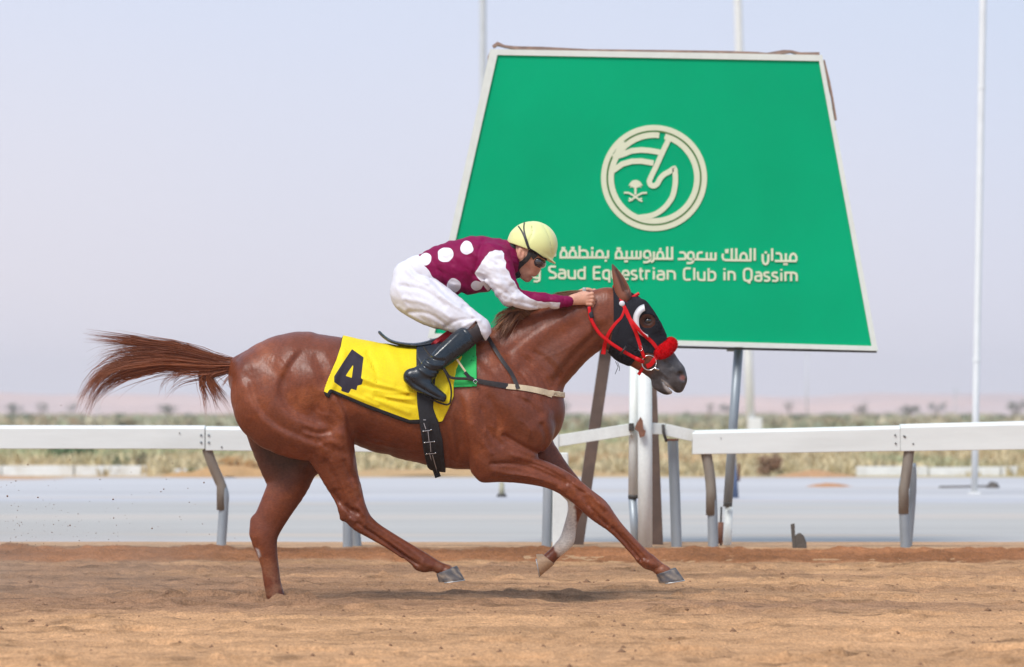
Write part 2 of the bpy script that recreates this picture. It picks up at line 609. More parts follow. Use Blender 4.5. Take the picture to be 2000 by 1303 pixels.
def make_track():
    xs = np.arange(-4.6, 4.6, 0.02); ys = np.concatenate([np.arange(12.6, 19, 0.02), np.arange(19, 24.8, 0.026), np.arange(24.8, 27.3, 0.016)])
    X, Y = np.meshgrid(xs, ys, indexing='ij')
    p = np.stack([X, Y], -1)
    Z = ground_z(Y).astype(float)
    amp = np.interp(Y, [12, 24, 25.0, 25.6, 26, 27], [1, 1, 1.1, 1.0, .35, .1])
    Z += amp * (.008 * fbm(p * np.array([.6, 1.2]), 1.2, 2, 40) + .009 * fbm(p, 3.2, 3, 1) + .007 * fbm(p, 10, 3, 2) + .0035 * np.abs(fbm(p, 24, 2, 6)))
    Z += amp * .011 * np.abs(fbm(p * np.array([.35, 2.0]), 4.5, 3, 77))
    bl = np.interp(Y, [25, 25.2, 25.6, 25.8], [0, 1, 1, 0])
    Z += bl * (.016 * np.abs(fbm(p, 5, 3, 31)) + .013 * np.abs(fbm(p, 17, 3, 33)) - .012)
    # hoof prints
    r = random.Random(4)
    for i in range(330):
        cx, cy = r.uniform(-4.5, 4.5), r.uniform(13.5, 24.6); R = r.uniform(.05, .10); dp = r.uniform(.015, .036)
        if abs(cx + 1.17) < .3 and abs(cy - 20) < .25: continue
        i0, i1 = np.searchsorted(xs, [cx - 3 * R, cx + 3 * R]); j0, j1 = np.searchsorted(ys, [cy - 3 * R, cy + 3 * R])
        d = np.hypot((X[i0:i1, j0:j1] - cx) / 1.25, Y[i0:i1, j0:j1] - cy) / R
        Z[i0:i1, j0:j1] += -dp * np.exp(-d ** 4) + dp * .55 * np.exp(-((d - 1.35) / .35) ** 2)
    # rim pushed up round the planted hoof
    d = np.hypot(X + 1.17, Y - 20.05) / .075
    d2 = np.hypot((X + 1.16) / 1.3, Y - 20.0) / .075
    Z += -.02 * np.exp(-d ** 4) + .042 * np.exp(-((d2 - 1.75) / .5) ** 2) * (.75 + .5 * vnoise(p, 20, 8) + .4 * vnoise(p, 47, 9))
    V = np.stack([X, Y, Z], -1).reshape(-1, 3)
    me = np_mesh('sand_track', V, grid_faces(len(xs), len(ys)), {'col': sand_col(X, Y, Z).reshape(-1, 3)})
    tag(link_mesh('sand_track', me, m_sand), kind='structure')
    # coarser sand beyond the frame, on both sides and behind the camera
    prof = [(-60, -.03), (12.0, -.03), (24.9, -.02), (25.3, .03), (25.62, .05), (27.25, .048)]
    xs2 = np.linspace(-300, 300, 61)
    V = []; 
    for x in xs2:
        for (y, z) in prof: V.append((x, y, z))
    V = np.array(V)
    me = np_mesh('sand_ground', V, grid_faces(len(xs2), len(prof)), {'col': np.tile(np.array([.45, .27, .145]), (len(V), 1))})
    tag(link_mesh('sand_ground', me, m_sand), kind='structure')


make_track()


def sheet(name, x0, x1, y0, y1, z, m, nx=2, ny=2, kind='structure'):
    xs = np.linspace(x0, x1, nx); ys = np.linspace(y0, y1, ny)
    X, Y = np.meshgrid(xs, ys, indexing='ij')
    V = np.stack([X, Y, np.full_like(X, z)], -1).reshape(-1, 3)
    return tag(link_mesh(name, np_mesh(name, V, grid_faces(nx, ny)), m, smooth=False), kind=kind)


m_desert = mat('desert_soil', (.54, .40, .24), rough=1, color2=(.36, .37, .19), nscale=0.05, noise=.15, lo=.46, hi=.62, stretch=(.5, .6, 1), spec=.1)
m_asph = mat('worn_asphalt', (.44, .425, .395), rough=.9, color2=(.49, .465, .43), nscale=.22, noise=.06, stretch=(.25, 1, 1), bump=.25, bscale=30, spec=.25)
m_pale = mat('dusty_concrete', (.50, .50, .52), rough=.9, color2=(.56, .54, .54), nscale=.3, noise=.07, stretch=(.2, 1, 1), spec=.25)
m_line = mat('faded_yellow_paint', (.53, .46, .37), rough=.8, color2=(.46, .44, .41), nscale=.8, noise=.12, stretch=(.3, 1, 1))
m_wline = mat('faded_white_paint', (.60, .59, .62), rough=.8, color2=(.52, .51, .53), nscale=.5, noise=.06)
sheet('desert_ground', -1100, 1100, 26.95, 1830, .050, m_desert)
def road_material():
    m = bpy.data.materials.new('dusty_road'); m.use_nodes = True
    n, l = m.node_tree.nodes, m.node_tree.links; b = n['Principled BSDF']
    tc = n.new('ShaderNodeTexCoord'); sp = n.new('ShaderNodeSeparateXYZ'); l.new(tc.outputs['Object'], sp.inputs[0])
    def nz(scale, st, det=4):
        mp = n.new('ShaderNodeMapping'); mp.inputs['Scale'].default_value = st; l.new(tc.outputs['Object'], mp.inputs[0])
        q = n.new('ShaderNodeTexNoise'); q.inputs['Scale'].default_value = scale; q.inputs['Detail'].default_value = det; l.new(mp.outputs[0], q.inputs['Vector']); return q.outputs['Fac']
    a = n.new('ShaderNodeMath'); a.operation = 'MULTIPLY_ADD'; l.new(nz(.35, (.25, 1, 1)), a.inputs[0]); a.inputs[1].default_value = 3.4; l.new(sp.outputs['Y'], a.inputs[2])
    r = n.new('ShaderNodeMapRange'); r.inputs['From Min'].default_value = 28.7; r.inputs['From Max'].default_value = 55.9; l.new(a.outputs[0], r.inputs['Value'])
    cr = n.new('ShaderNodeValToRGB'); l.new(r.outputs[0], cr.inputs[0])
    S = [(0, (.50, .46, .43)), (.05, (.445, .422, .385)), (.20, (.445, .422, .378)), (.26, (.51, .45, .385)), (.31, (.45, .43, .39)), (.44, (.435, .416, .382)), (.50, (.47, .465, .48)), (.56, (.54, .525, .515)), (.66, (.47, .455, .445)), (.80, (.54, .525, .515)), (1, (.49, .475, .47))]
    while len(cr.color_ramp.elements) < len(S): cr.color_ramp.elements.new(.5)
    for e, (p, c) in zip(cr.color_ramp.elements, S): e.position = p; e.color = (*c, 1)
    def var(base, fac, lo, hi):
        mr = n.new('ShaderNodeMapRange'); mr.inputs['From Min'].default_value = .3; mr.inputs['From Max'].default_value = .7; mr.inputs['To Min'].default_value = lo; mr.inputs['To Max'].default_value = hi
        l.new(fac, mr.inputs['Value']); v = n.new('ShaderNodeVectorMath'); v.operation = 'SCALE'; l.new(base, v.inputs[0]); l.new(mr.outputs[0], v.inputs['Scale']); return v.outputs[0]
    c = var(cr.outputs[0], nz(1.2, (.15, 1, 1)), .95, 1.05)
    c = var(c, nz(.5, (.4, .8, 1)), .96, 1.04)
    # blown sand lying in thin patches
    sd_ = n.new('ShaderNodeMapRange'); sd_.inputs['From Min'].default_value = .60; sd_.inputs['From Max'].default_value = .74; l.new(nz(.6, (.3, .9, 1)), sd_.inputs['Value'])
    mx = n.new('ShaderNodeMix'); mx.data_type = 'RGBA'; l.new(sd_.outputs[0], mx.inputs[0]); l.new(c, mx.inputs[6]); mx.inputs[7].default_value = (.52, .43, .34, 1)
    l.new(mx.outputs[2], b.inputs['Base Color'])
    b.inputs['Roughness'].default_value = .62; b.inputs['Specular IOR Level'].default_value = .25
    return m
sheet('road', -250, 250, 27.05, 54.4, .056, road_material())
sheet('road_verge', -250, 250, 54.3, 60.5, .0535, mat('ochre_verge_sand', (.50, .36, .21), rough=1, color2=(.42, .37, .21), nscale=.35, noise=.15, lo=.4, hi=.6, stretch=(.4, 1, 1), spec=.1))

# sand blown over the far edge of the road: low irregular tongues
def drift(cx, cy, rx, ry, h, col, seed):
    n = 40
    u = np.linspace(-1, 1, n)
    X, Y = np.meshgrid(u, u, indexing='ij')
    p = np.stack([X * 2 + seed, Y * 2], -1)
    d = np.hypot(X, Y) + .25 * vnoise(p, 2, seed)
    Z = .04 + h * np.clip(1 - d, 0, 1) ** 1.2 - .02 * np.clip(d - .9, 0, 1)
    V = np.stack([cx + X * rx, cy + Y * ry, Z + .012], -1).reshape(-1, 3)
    me = np_mesh('sand_drift', V, grid_faces(n, n), {'col': np.tile(np.array(col), (n * n, 1))})
    tag(link_mesh('sand_drift', me, m_sand), kind='structure')


drift(-3.75, 55.6, 1.0, 1.2, .16, (.50, .30, .14), 3)
drift(4.1, 55.6, .55, .8, .09, (.50, .29, .15), 5)
drift(3.7, 48, .30, .6, .045, (.50, .26, .13), 7)
drift(-6.9, 53.5, 1.2, 1.2, .05, (.52, .33, .2), 8)
drift(-.6, 57, 2.5, 1.2, .12, (.50, .33, .17), 14)

# white kerb stones along the far edge of the road
m_kerb = mat('chalky_kerb_paint', (.66, .66, .63), rough=.9, color2=(.5, .46, .38), nscale=3, noise=.1, lo=.5, hi=.75)
kerb = thing('kerb', (0, 56, .05), 'long low white painted kerb along the far side of the road, left of the horse', 'kerb')
kerb2 = thing('kerb', (7, 57, .05), 'white painted kerb on the far side of the road, right behind the white rail', 'kerb')


def kerb_stone(x0, x1, y, parent, h=.14, tilt=0):
    mb = MB()
    mb.add([(x0, y, .03), (x1, y, .03), (x1, y + .16, .03), (x0, y + .16, .03), (x0, y + .03, .05 + h), (x1, y + .03, .05 + h + tilt), (x1, y + .16, .05 + h + tilt), (x0, y + .16, .05 + h)],
           [(0, 3, 2, 1), (4, 5, 6, 7), (0, 1, 5, 4), (1, 2, 6, 5), (2, 3, 7, 6), (3, 0, 4, 7)])
    mb.build('kerb_stone', m_kerb, parent, bevel=.012)


x = -12.0
r = random.Random(3)
while x < -5.15:
    kerb_stone(x, x + .98, 56.2 + .05 * r.random(), kerb, .12 + .02 * r.random(), r.uniform(-.01, .01)); x += 1.0
for x in (-4.75, -4.1): kerb_stone(x, x + .6, 57.2, kerb, .08)
x = 4.75
while x < 12:
    kerb_stone(x, x + .98, 56.4 + .05 * r.random(), kerb2, .11 + .02 * r.random(), r.uniform(-.01, .01)); x += 1.0

# ---- dunes on the horizon
m_dune = mat('pink_dune_sand', (.70, .49, .41), rough=1, color2=(.56, .45, .42), nscale=.012, noise=.1, spec=.05, stretch=(1, .3, 1))
def dunes(Y0, Y1, h, seed, x0=-1400, x1=1400):
    xs = np.linspace(x0, x1, 260); ys = np.linspace(Y0, Y1, 24)
    X, Y = np.meshgrid(xs, ys, indexing='ij')
    p = np.stack([X, Y], -1)
    prof = np.sin(np.clip((Y - Y0) / (Y1 - Y0), 0, 1) * math.pi) ** .8
    ridge = .75 + .22 * fbm(p * np.array([1, .15]), .016, 3, seed)
    Z = .02 + h * prof * ridge + .5 * prof * fbm(p, .05, 2, seed + 5)
    Z = np.where((prof < .02), -.5, Z)
    V = np.stack([X, Y, Z], -1).reshape(-1, 3)
    tag(link_mesh('dunes', np_mesh('dunes', V, grid_faces(len(xs), len(ys))), m_dune), kind='structure')


dunes(1300, 1700, 10.2, 2, -900, 900)
dunes(900, 1180, 3.4, 8, -700, 700)


# ---- dry scrub between the road and the dunes (nobody could count it)
m_leaf = mat('scrub_leaves', (0, 0, 0), rough=.9, attr='col', spec=.2)


def tufts(name, spots, blades, hgt, wid, cols, seed):
    g = np.random.default_rng(seed)
    V = []; C = []
    n = len(spots)
    S = np.repeat(np.array(spots), blades, 0)
    N = len(S)
    ang = g.uniform(0, 2 * np.pi, N); lean = g.uniform(.1, .9, N); h = hgt * g.uniform(.5, 1.2, N) * S[:, 2]; w = wid * g.uniform(.6, 1.4, N) * S[:, 2]
    rad = g.uniform(0, .5, N) * hgt * S[:, 2]
    bx = S[:, 0] + np.cos(ang) * rad * 1.6; by = S[:, 1] + np.sin(ang) * rad
    a2 = g.uniform(0, np.pi, N)
    dx, dy = np.cos(a2) * w, np.sin(a2) * w
    tx = bx + np.cos(ang) * lean * h; ty = by + np.sin(ang) * lean * h
    z0 = np.full(N, .04)
    q = np.stack([np.stack([bx - dx, by - dy, z0], 1), np.stack([bx + dx, by + dy, z0], 1),
                  np.stack([tx + dx * .25, ty + dy * .25, z0 + h], 1), np.stack([tx - dx * .25, ty - dy * .25, z0 + h], 1)], 1)
    c = np.repeat(np.repeat(np.array(cols), blades, 0)[:, None, :], 4, 1) * g.uniform(.7, 1.3, (N, 1, 1))
    F = np.arange(N * 4).reshape(N, 4)
    me = np_mesh(name, q.reshape(-1, 3), F, {'col': c.reshape(-1, 3)})
    return tag(link_mesh(name, me, m_leaf, smooth=False), kind='stuff')


def veg_cols(sp, seed, far=False):
    p = np.array(sp)[:, :2]
    n = fbm(p * np.array([.14, .05]), 1, 3, seed)
    n2 = vnoise(p * np.array([.3, .1]), 1, seed + 9)
    dry = np.array([.56, .47, .29]); grn = np.array([.38, .42, .24]); dk = np.array([.26, .34, .20]); och = np.array([.54, .35, .19])
    c = dry[None] * np.ones((len(p), 1))
    w = np.clip(n * 1.6 + .35, 0, 1)[:, None]; c = c * (1 - w) + grn * w
    w = np.clip(n2 * 2 - 1.1, 0, 1)[:, None]; c = c * (1 - w) + dk * w
    w = np.clip(-n2 * 2 - .9, 0, 1)[:, None]; c = c * (1 - w) + och * w
    return c


sp = []
for i in range(11000):
    Y = 56.0 * (190 / 56.0) ** (RNG.random() ** .9); X = RNG.uniform(-1, 1) * (Y / 8 + 7)
    sp.append((X, Y, RNG.uniform(.5, 1.3)))
keep = [s for s in sp if vnoise(np.array([[s[0] * .25, s[1] * .08]]), 1, 61)[0] > -.45]
tag(tufts('desert_grass', keep, 12, .15, .03, veg_cols(keep, 4), 5), label='dry yellow and green scrub grass beyond the road', cat='grass')
sp = []
for i in range(2600):
    Y = 170 * (800 / 170) ** RNG.random(); X = RNG.uniform(-1, 1) * (Y / 8 + 10)
    sp.append((X, Y, RNG.uniform(.4, 1.2) * (1 + Y / 1500)))
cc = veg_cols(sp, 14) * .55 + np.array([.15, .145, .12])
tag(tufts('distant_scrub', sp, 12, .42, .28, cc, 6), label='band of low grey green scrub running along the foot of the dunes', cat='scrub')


# ---- separate bushes and trees that stand up from the plain
m_bark = mat('dry_bark', (.16, .11, .07), rough=.95, nscale=20, noise=.2)


def bush(name, px, Y, hpx, wpx, col, label, cat, group=None, leaves=420, trunk=False, seed=0, base=None):
    g = np.random.default_rng(seed + 100)
    s = Y / FPX
    X = (px - 1000) * s; H = hpx * s; W = wpx * s
    t = thing(name, (X, Y, .045), label, cat, group)
    mb = MB()
    z0 = H * .35 if trunk else 0
    if trunk:
        mb.tube([(X, Y, -.05), (X + W * .03, Y, H * .3), (X - W * .03, Y, H * .62)], [W * .05, W * .035, W * .015], n=6)
        for k in range(5):
            a = k * 1.3
            mb.tube([(X, Y, H * .3), (X + math.cos(a) * W * .3, Y + math.sin(a) * W * .3, H * .72)], [W * .025, W * .008], n=5)
    else:
        for k in range(7):
            a = k * .9 + seed
            mb.tube([(X, Y, -.03), (X + math.cos(a) * W * .3, Y + math.sin(a) * W * .3, H * .7)], [W * .02, W * .006], n=4)
    mb.build('trunk' if trunk else 'stems', m_bark, t, smooth=True)
    nc = 9
    cen = np.stack([g.uniform(-.36, .36, nc) * W, g.uniform(-.36, .36, nc) * W, z0 + g.uniform(.25, .8, nc) * (H - z0)], 1)
    rad = g.uniform(.16, .3, nc) * W
    ci = g.integers(0, nc, leaves)
    d = g.normal(size=(leaves, 3)); d /= np.linalg.norm(d, axis=1)[:, None]
    pos = cen[ci] + d * rad[ci][:, None] * g.uniform(.4, 1, (leaves, 1)) * np.array([1, 1, min(1.2, H / W)])
    pos[:, 2] = np.clip(pos[:, 2], .02, H)
    pos += np.array([X, Y, .03])
    L = W * .055
    u = g.normal(size=(leaves, 3)); u /= np.linalg.norm(u, axis=1)[:, None]
    v = np.cross(u, g.normal(size=(leaves, 3))); v /= np.linalg.norm(v, axis=1)[:, None]
    q = np.stack([pos - u * L, pos + v * L * .45, pos + u * L, pos - v * L * .45], 1)
    c = (np.array(col) * 1.2 + .03) * g.uniform(.7, 1.3, (leaves, 1, 1)) * np.ones((leaves, 4, 1)) * np.ones(3)
    me = np_mesh('foliage', q.reshape(-1, 3), np.arange(leaves * 4).reshape(-1, 4), {'col': c.reshape(-1, 3)})
    link_mesh('foliage', me, m_leaf, t, smooth=False)
    return t


G1 = (.13, .15, .085); BR = (.22, .13, .075); DK = (.08, .10, .07); OC = (.30, .21, .10)
bush('tumbleweed_bush', 1497, 56, 50, 60, BR, 'round reddish brown dry bush just under the white rail, right of the galvanised leg', 'bush', leaves=900, seed=1)
bush('dry_bush', 1425, 57, 42, 40, (.30, .19, .09), 'small ochre dry bush behind the foot of the galvanised sign leg', 'bush', seed=2)
bush('green_bush', 235, 62, 34, 40, (.10, .13, .06), 'dark green low bush behind the kerb, left of the bent rail post', 'bush', seed=3)
bush('green_bush', 275, 63, 40, 34, (.13, .12, .07), 'brownish green bush nearest the bent rail post on the left', 'bush', seed=4)
bush('green_bush', 140, 75, 34, 90, (.12, .19, .09), 'broad fresh green bush under the left rail near the frame edge', 'bush', leaves=900, seed=5)
bush('dry_bush', 467, 56.5, 46, 70, (.42, .25, .10), 'orange ochre tuft of dry bush against the horse hind legs', 'bush', leaves=800, seed=6)
bush('dry_bush', 382, 57, 16, 44, (.20, .20, .09), 'small dull olive tuft growing at the kerb end, left of the rail post', 'bush', leaves=500, seed=61)
far = [(1100, 420, 46, 34, 'tree seen in the gap between horse chest and brown sign leg, in haze'),
       (1387, 430, 40, 20, 'small hazy tree standing alone left of the galvanised sign leg'),
       (1418, 800, 26, 34, 'faint hazy tree directly behind the galvanised sign leg'),
       (1541, 520, 42, 22, 'narrow hazy tree between the thick white mast and the thin pylon'),
       (1680, 480, 36, 34, 'round hazy tree above the white rail, midway between two masts'),
       (1775, 520, 30, 50, 'wide low hazy tree above the joint of the right white rail'),
       (1830, 900, 26, 36, 'faint far tree left of the tall right mast'),
       (1985, 600, 34, 50, 'hazy tree at the right edge of the view'),
       (25, 700, 26, 46, 'faint hazy tree at the left edge of the view'),
       (80, 600, 32, 30, 'faint hazy tree below the end of the horse tail, leftmost of two'),
       (330, 520, 30, 46, 'hazy tree under the hanging wisps of the horse tail'),
       (140, 800, 28, 26, 'faint hazy tree beside the lattice pylon')]
for i, (px, Y, h, w, lab) in enumerate(far):
    bush('distant_tree', px, Y, h, w, (.10, .115, .075), lab, 'tree', 'trees out on the hazy plain', leaves=200, trunk=True, seed=20 + i)
farb = [(430, 260, 22, 36), (1345, 300, 26, 40), (1560, 280, 24, 50), (1630, 300, 22, 60), (1120, 280, 24, 50), (1890, 320, 22, 44), (40, 330, 22, 60), (220, 300, 22, 50), (1720, 330, 18, 60), (1960, 300, 20, 60), (370, 350, 20, 40)]
where = ['just right of the left rail joint', 'between the white post and the galvanised leg', 'right of the thick white mast', 'below the round hazy tree', 'between the brown leg and the chest of the horse',
         'left of the tall right mast', 'at the far left end of the rail', 'below the tip of the tail', 'left of the right rail joint', 'at the far right end of the rail', 'left of the left rail joint']
for i, (px, Y, h, w) in enumerate(farb):
    bush('plain_bush', px, Y, h, w, (.11, .15, .08), 'low bush over the white rail ' + where[i], 'bush', 'bushes on the plain showing over the rail', leaves=260, seed=50 + i)

# ---- masts
m_mast = mat('white_mast_paint', (.74, .74, .72), rough=.5, noise=.05, nscale=3)
m_mastg = mat('grey_mast_paint', (.55, .57, .58), rough=.5, noise=.05, nscale=3)
m_galv = mat('galvanised_steel', (.37, .41, .44), rough=.45, metal=.35, color2=(.27, .31, .34), nscale=6, noise=.12, bump=.1, stretch=(1, 1, .25))
m_brown = mat('brown_painted_steel', (.105, .068, .052), rough=.55, color2=(.16, .10, .07), nscale=7, noise=.15, lo=.5, hi=.8)
m_rust = mat('rusty_steel', (.22, .10, .06), rough=.85, noise=.25, nscale=15)
m_dark = mat('dark_iron', (.05, .045, .04), rough=.7, noise=.2, nscale=20)


def mast(pxb, Y, pxt, pyt, wb, wt, m, label, flange=True, col_z=None):
    s = Y / FPX
    b = Vector(((pxb - 1000) * s, Y, .04)); tp = P(pxt, pyt, Y)
    top = b + (tp - b) * 1.6
    t = thing('mast', b, label, 'mast')
    n = 8
    mb = MB(); mb.tube([b + (top - b) * (i / n) for i in range(n + 1)], [wb * s / 2 + (wt - wb) * s / 2 * i / n for i in range(n + 1)], n=14)
    mb.build('pole', m, t, smooth=True)
    if flange:
        f = MB(); f.box((b.x - wb * s * .9, Y - wb * s * .9, .03), (b.x + wb * s * .9, Y + wb * s * .9, .05 + wb * s * .35))
        f.build('base_plate', m, t, bevel=.005)
    if col_z:
        for zz in col_z:
            q = b + (tp - b) * zz
            f = MB(); f.tube([q, q + Vector((0, 0, wb * s * .5))], wb * s * .62, n=14)
            f.build('collar', m, t, smooth=False)
    return t


t = mast(1903, 43.5, 1920, 0, 13, 15, m_mast, 'tall thin white mast standing on the road at the right, behind the rail', col_z=(.27, .82))
t = mast(1467, 110, 1441, 0, 17, 14, m_mast, 'thick white mast seen under the sign, right of the galvanised leg', flange=False)
f = MB(); s = 110 / FPX
f.box((.1 + 466 * s - .18, 109.8, .04), (.1 + 466 * s + .2, 110.25, P(0, 816, 110).z)); f.build('base_box', m_mast, t, bevel=.03)
mast(945, 70, 943, 0, 13, 13, m_mastg, 'pale grey mast rising behind the upper left corner of the green sign')
for px, Y, pt, lab in ((1576, 300, 690, 'very faint thin pole on the plain right of the thick white mast'), (1866, 700, 758, 'tiny faint pylon on the horizon left of the right mast'),
                       (190, 700, 778, 'tiny faint lattice pylon on the horizon below the tail')):
    s = Y / FPX
    b = Vector(((px - 1000) * s, Y, .03)); h = P(px, pt, Y).z
    t = thing('pylon', b, lab, 'pylon')
    mb = MB(); w = 2.2 * s
    if Y > 500:
        for sx in (-1, 1):
            mb.tube([(b.x + sx * w * 1.6, Y, 0), (b.x + sx * w * .3, Y, h)], .5 * s, n=4)
        for q in np.linspace(.1, .9, 6):
            ww = w * (1.6 - 1.3 * q)
            mb.tube([(b.x - ww, Y, h * q), (b.x + ww, Y, h * (q + .08))], .35 * s, n=4)
        mb.build('lattice', m_mastg, t)
        mb = MB(); mb.tube([(b.x - 6 * s, Y, h * .93), (b.x + 6 * s, Y, h * .93)], .5 * s, n=4); mb.build('cross_arm', m_mastg, t)
    else:
        mb.tube([(b.x, Y, 0), (b.x, Y, h)], [1.6 * s, 1.1 * s], n=8); mb.build('pole', m_mastg, t, smooth=True)
        mb = MB(); mb.tube([(b.x - 5 * s, Y, h * .97), (b.x + 5 * s, Y, h * .97)], 1.0 * s, n=6); mb.build('cross_arm', m_mastg, t)

# ---- running rails
m_white = mat('white_rail_paint', (.75, .78, .755), rough=.42, color2=(.62, .64, .61), nscale=1.6, noise=.05, lo=.45, hi=.8, stretch=(.4, 1, 2), bump=.12, bscale=14, bdist=.01)
m_whited = mat('aged_white_paint', (.72, .75, .72), rough=.5, color2=(.56, .56, .50), nscale=7, noise=.07, lo=.56, hi=.8, stretch=(1, 1, .25), grain=(60, .04))
RY = 25.9
SR = RY / FPX


def beam(a0, a1, b0, b1, Ya, Yb, parent, name='rail_beam', depth=.10):
    """a0,a1 = (px, top, bottom)"""
    mb = MB()
    def sec(a, Y):
        px, tp, bt = a
        X = (px - 1000) * Y / FPX; zt = P(0, tp, Y).z; zb = P(0, bt, Y).z; c = (zt - zb) * .13
        return [(X, Y - depth * .5, zb), (X, Y - depth * .5, zt - c), (X, Y - depth * .22, zt), (X, Y + depth * .5, zt), (X, Y + depth * .5, zb)]
    A = sec(a0, Ya); B = sec(a1, Yb)
    mb.add(A + B, [(0, 1, 2, 3, 4)[::-1], (5, 6, 7, 8, 9), (0, 5, 6, 1)[::-1], (1, 6, 7, 2)[::-1], (2, 7, 8, 3)[::-1], (3, 8, 9, 4)[::-1], (4, 9, 5, 0)[::-1]])
    return mb.build(name, m_white, parent, bevel=.004)


def bolt(px, py, Y, parent, m=None, r=.008, deep=.052):
    p = P(px, py, Y)
    mb = MB(); mb.tube([(p.x, Y - deep, p.z), (p.x, Y - deep - .006, p.z)], [r, r * .8], n=8, up=Vector((0, 0, 1)))
    mb.build('bolt', m or m_galv, parent)


def bent_post(pts, Y, w, parent, mats=None, lean=.0):
    """pts = (px, py) from top to foot; the last one is carried below the sand"""
    q = []
    n = len(pts)
    for i, (px, py) in enumerate(catmull(pts, 4) if n > 2 else pts):
        q.append(P(px, py, Y))
    q.append(q[-1] + Vector((0, 0, -.15)))
    mb = MB(); mb.tube(q, w * Y / FPX / 2, n=12)
    return mb.build('post', mats or m_galv, parent, smooth=True)


m_postbrown = mat('sunburnt_primer', (.19, .15, .115), rough=.6, color2=(.25, .22, .18), nscale=9, noise=.15, stretch=(1, 1, .4))
lr = thing('running_rail', (-1, RY, .07), 'white box section running rail on bent steel posts, left, behind the horse', 'rail')
beam((-700, 830, 876), (401, 831, 877), None, None, RY, RY, lr)
beam((402.5, 832.5, 880), (1091, 838, 886), None, None, RY, RY, lr)
for p in ((394, 850), (394, 864), (409, 850), (409, 864)): bolt(*p, RY, lr)
bolt(352, 846, RY, lr, m_dark, .004); bolt(434, 873, RY, lr, m_dark, .005)
for pts, mm in (([(404, 878), (414, 905), (436, 958), (437, 990), (431, 1080)], m_galv), ([(665, 885), (668, 940), (678, 985), (679, 1080)], m_galv),
                ([(1068, 884), (1070, 950), (1067, 1080)], m_galv), ([(-120, 878), (-108, 920), (-92, 960), (-96, 1080)], m_galv), ([(-520, 878), (-508, 920), (-492, 960), (-496, 1080)], m_galv)):
    bent_post(pts, RY, 19, lr, mm)
bent_post([(404, 876), (413, 903), (433, 950)], RY - .004, 19.6, lr, m_postbrown).name = 'primed_sleeve'
bent_post([(671, 885), (678, 940), (690, 1000), (699, 1080)], RY + .25, 18, lr, m_galv)
mb = MB(); a = P(1096, 884, RY); mb.box((a.x - .055, RY - .04, -.05), (a.x + .045, RY + .05, a.z)); mb.build('end_post', m_whited, lr, bevel=.008)

rr = thing('running_rail', (3, RY, .07), 'white box section running rail on the right, in front of the galvanised sign leg', 'rail')
def ry_at(px): return RY + (px - 1352) / 648 * -.1
beam((1352, 840.5, 887.5), (1757.2, 831, 881), None, None, ry_at(1352), ry_at(1756), rr)
beam((1757.5, 828.5, 881.5), (2700, 805, 868), None, None, ry_at(1757), ry_at(2700), rr)
for p in ((1747, 850), (1766, 853), (1748, 866), (1782, 867), (1764, 852)): bolt(*p, ry_at(1760), rr, m_dark, .006)
bolt(1407, 856, ry_at(1400), rr, m_dark, .003)
for a_ in range(0, 200, 20):      # scuffed ring on the beam near its end
    q = P(1425 + 7 * math.cos(math.radians(a_)), 861 + 9 * math.sin(math.radians(a_)), RY - .1)
o = bent_post([(1379, 884), (1387, 935), (1391, 985), (1393, 1080)], RY, 20, rr)
bent_post([(1379, 884), (1386, 925), (1389, 960)], RY - .004, 20.6, rr, m_postbrown).name = 'primed_sleeve'
Yp = ry_at(1768)
bent_post([(1776, 878), (1770, 925), (1765, 960), (1769, 1082)], Yp, 20, rr)
bent_post([(1776, 878), (1770, 925), (1765, 957)], Yp - .004, 20.6, rr, m_postbrown).name = 'primed_sleeve'
bent_post([(1782, 905), (1783, 960), (1773, 1082)], Yp + .3, 14, rr)
bent_post([(2190, 870), (2180, 930), (2176, 1090)], ry_at(2180), 22, rr)
# grey stub post standing in the gap
st = thing('stub_post', P(1318, 1062, RY), 'grey galvanised stub pipe with open top between the white post and right rail', 'post')
mb = MB(); mb.tube([P(1322, 1085, RY + .1), P(1318, 960, RY + .1), P(1314, 858, RY + .1)], 10.5 * SR, n=16, caps=False); mb.build('pipe', m_galv, st, smooth=True)
mb = MB(); mb.tube([P(1314, 861, RY + .1), P(1314, 857, RY + .1)], 11.5 * SR, n=16, caps=False); mb.build('rim', m_rust, st, smooth=True)

# ---- white finish post with its two link bars
fp = thing('finish_post', P(1254, 1062, RY - .1), 'thick round white post behind the horse muzzle with thin bars to both rails', 'post')
mb = MB(); mb.tube([P(1260, 1085, RY - .1), P(1260, 900, RY - .1), P(1259, 655, RY - .1)], 14 * SR, n=28); mb.build('post_shaft', m_whited, fp, smooth=True)
def linkbar(pts, h, name='link_bar', dep=.02, m=None):
    mb = MB()
    q = [Vector(p) for p in pts]
    mb.tube(q, h * SR / 2, ry=dep, square=True, up=Vector((0, 1, 0)))
    return mb.build(name, m or m_whited, fp, bevel=.003)
linkbar([P(1085, 862, RY - .02), P(1236, 838, RY - .02)], 23)
linkbar([P(1272, 837, RY - .06), P(1298, 838, RY - .04)], 22)
linkbar([P(1299, 839, RY - .04), P(1353, 851, RY - .02)], 23)
mb = MB(); mb.add([P(1244, 826, RY - .185), P(1251, 815, RY - .18), P(1255, 822, RY - .18), P(1256, 838, RY - .18), P(1261, 842, RY - .18), P(1258, 852, RY - .18), P(1250, 855, RY - .185), P(1247, 843, RY - .185), P(1240, 838, RY - .185)],
                  [tuple(range(9))]); o = mb.build('rust_patch', m_rust, fp)
md = o.modifiers.new('solid', 'SOLIDIFY'); md.thickness = .025; md.offset = 0
linkbar([P(1228, 834, RY - .05), P(1238, 834, RY - .05)], 15, 'clamp', .03, m_dark)
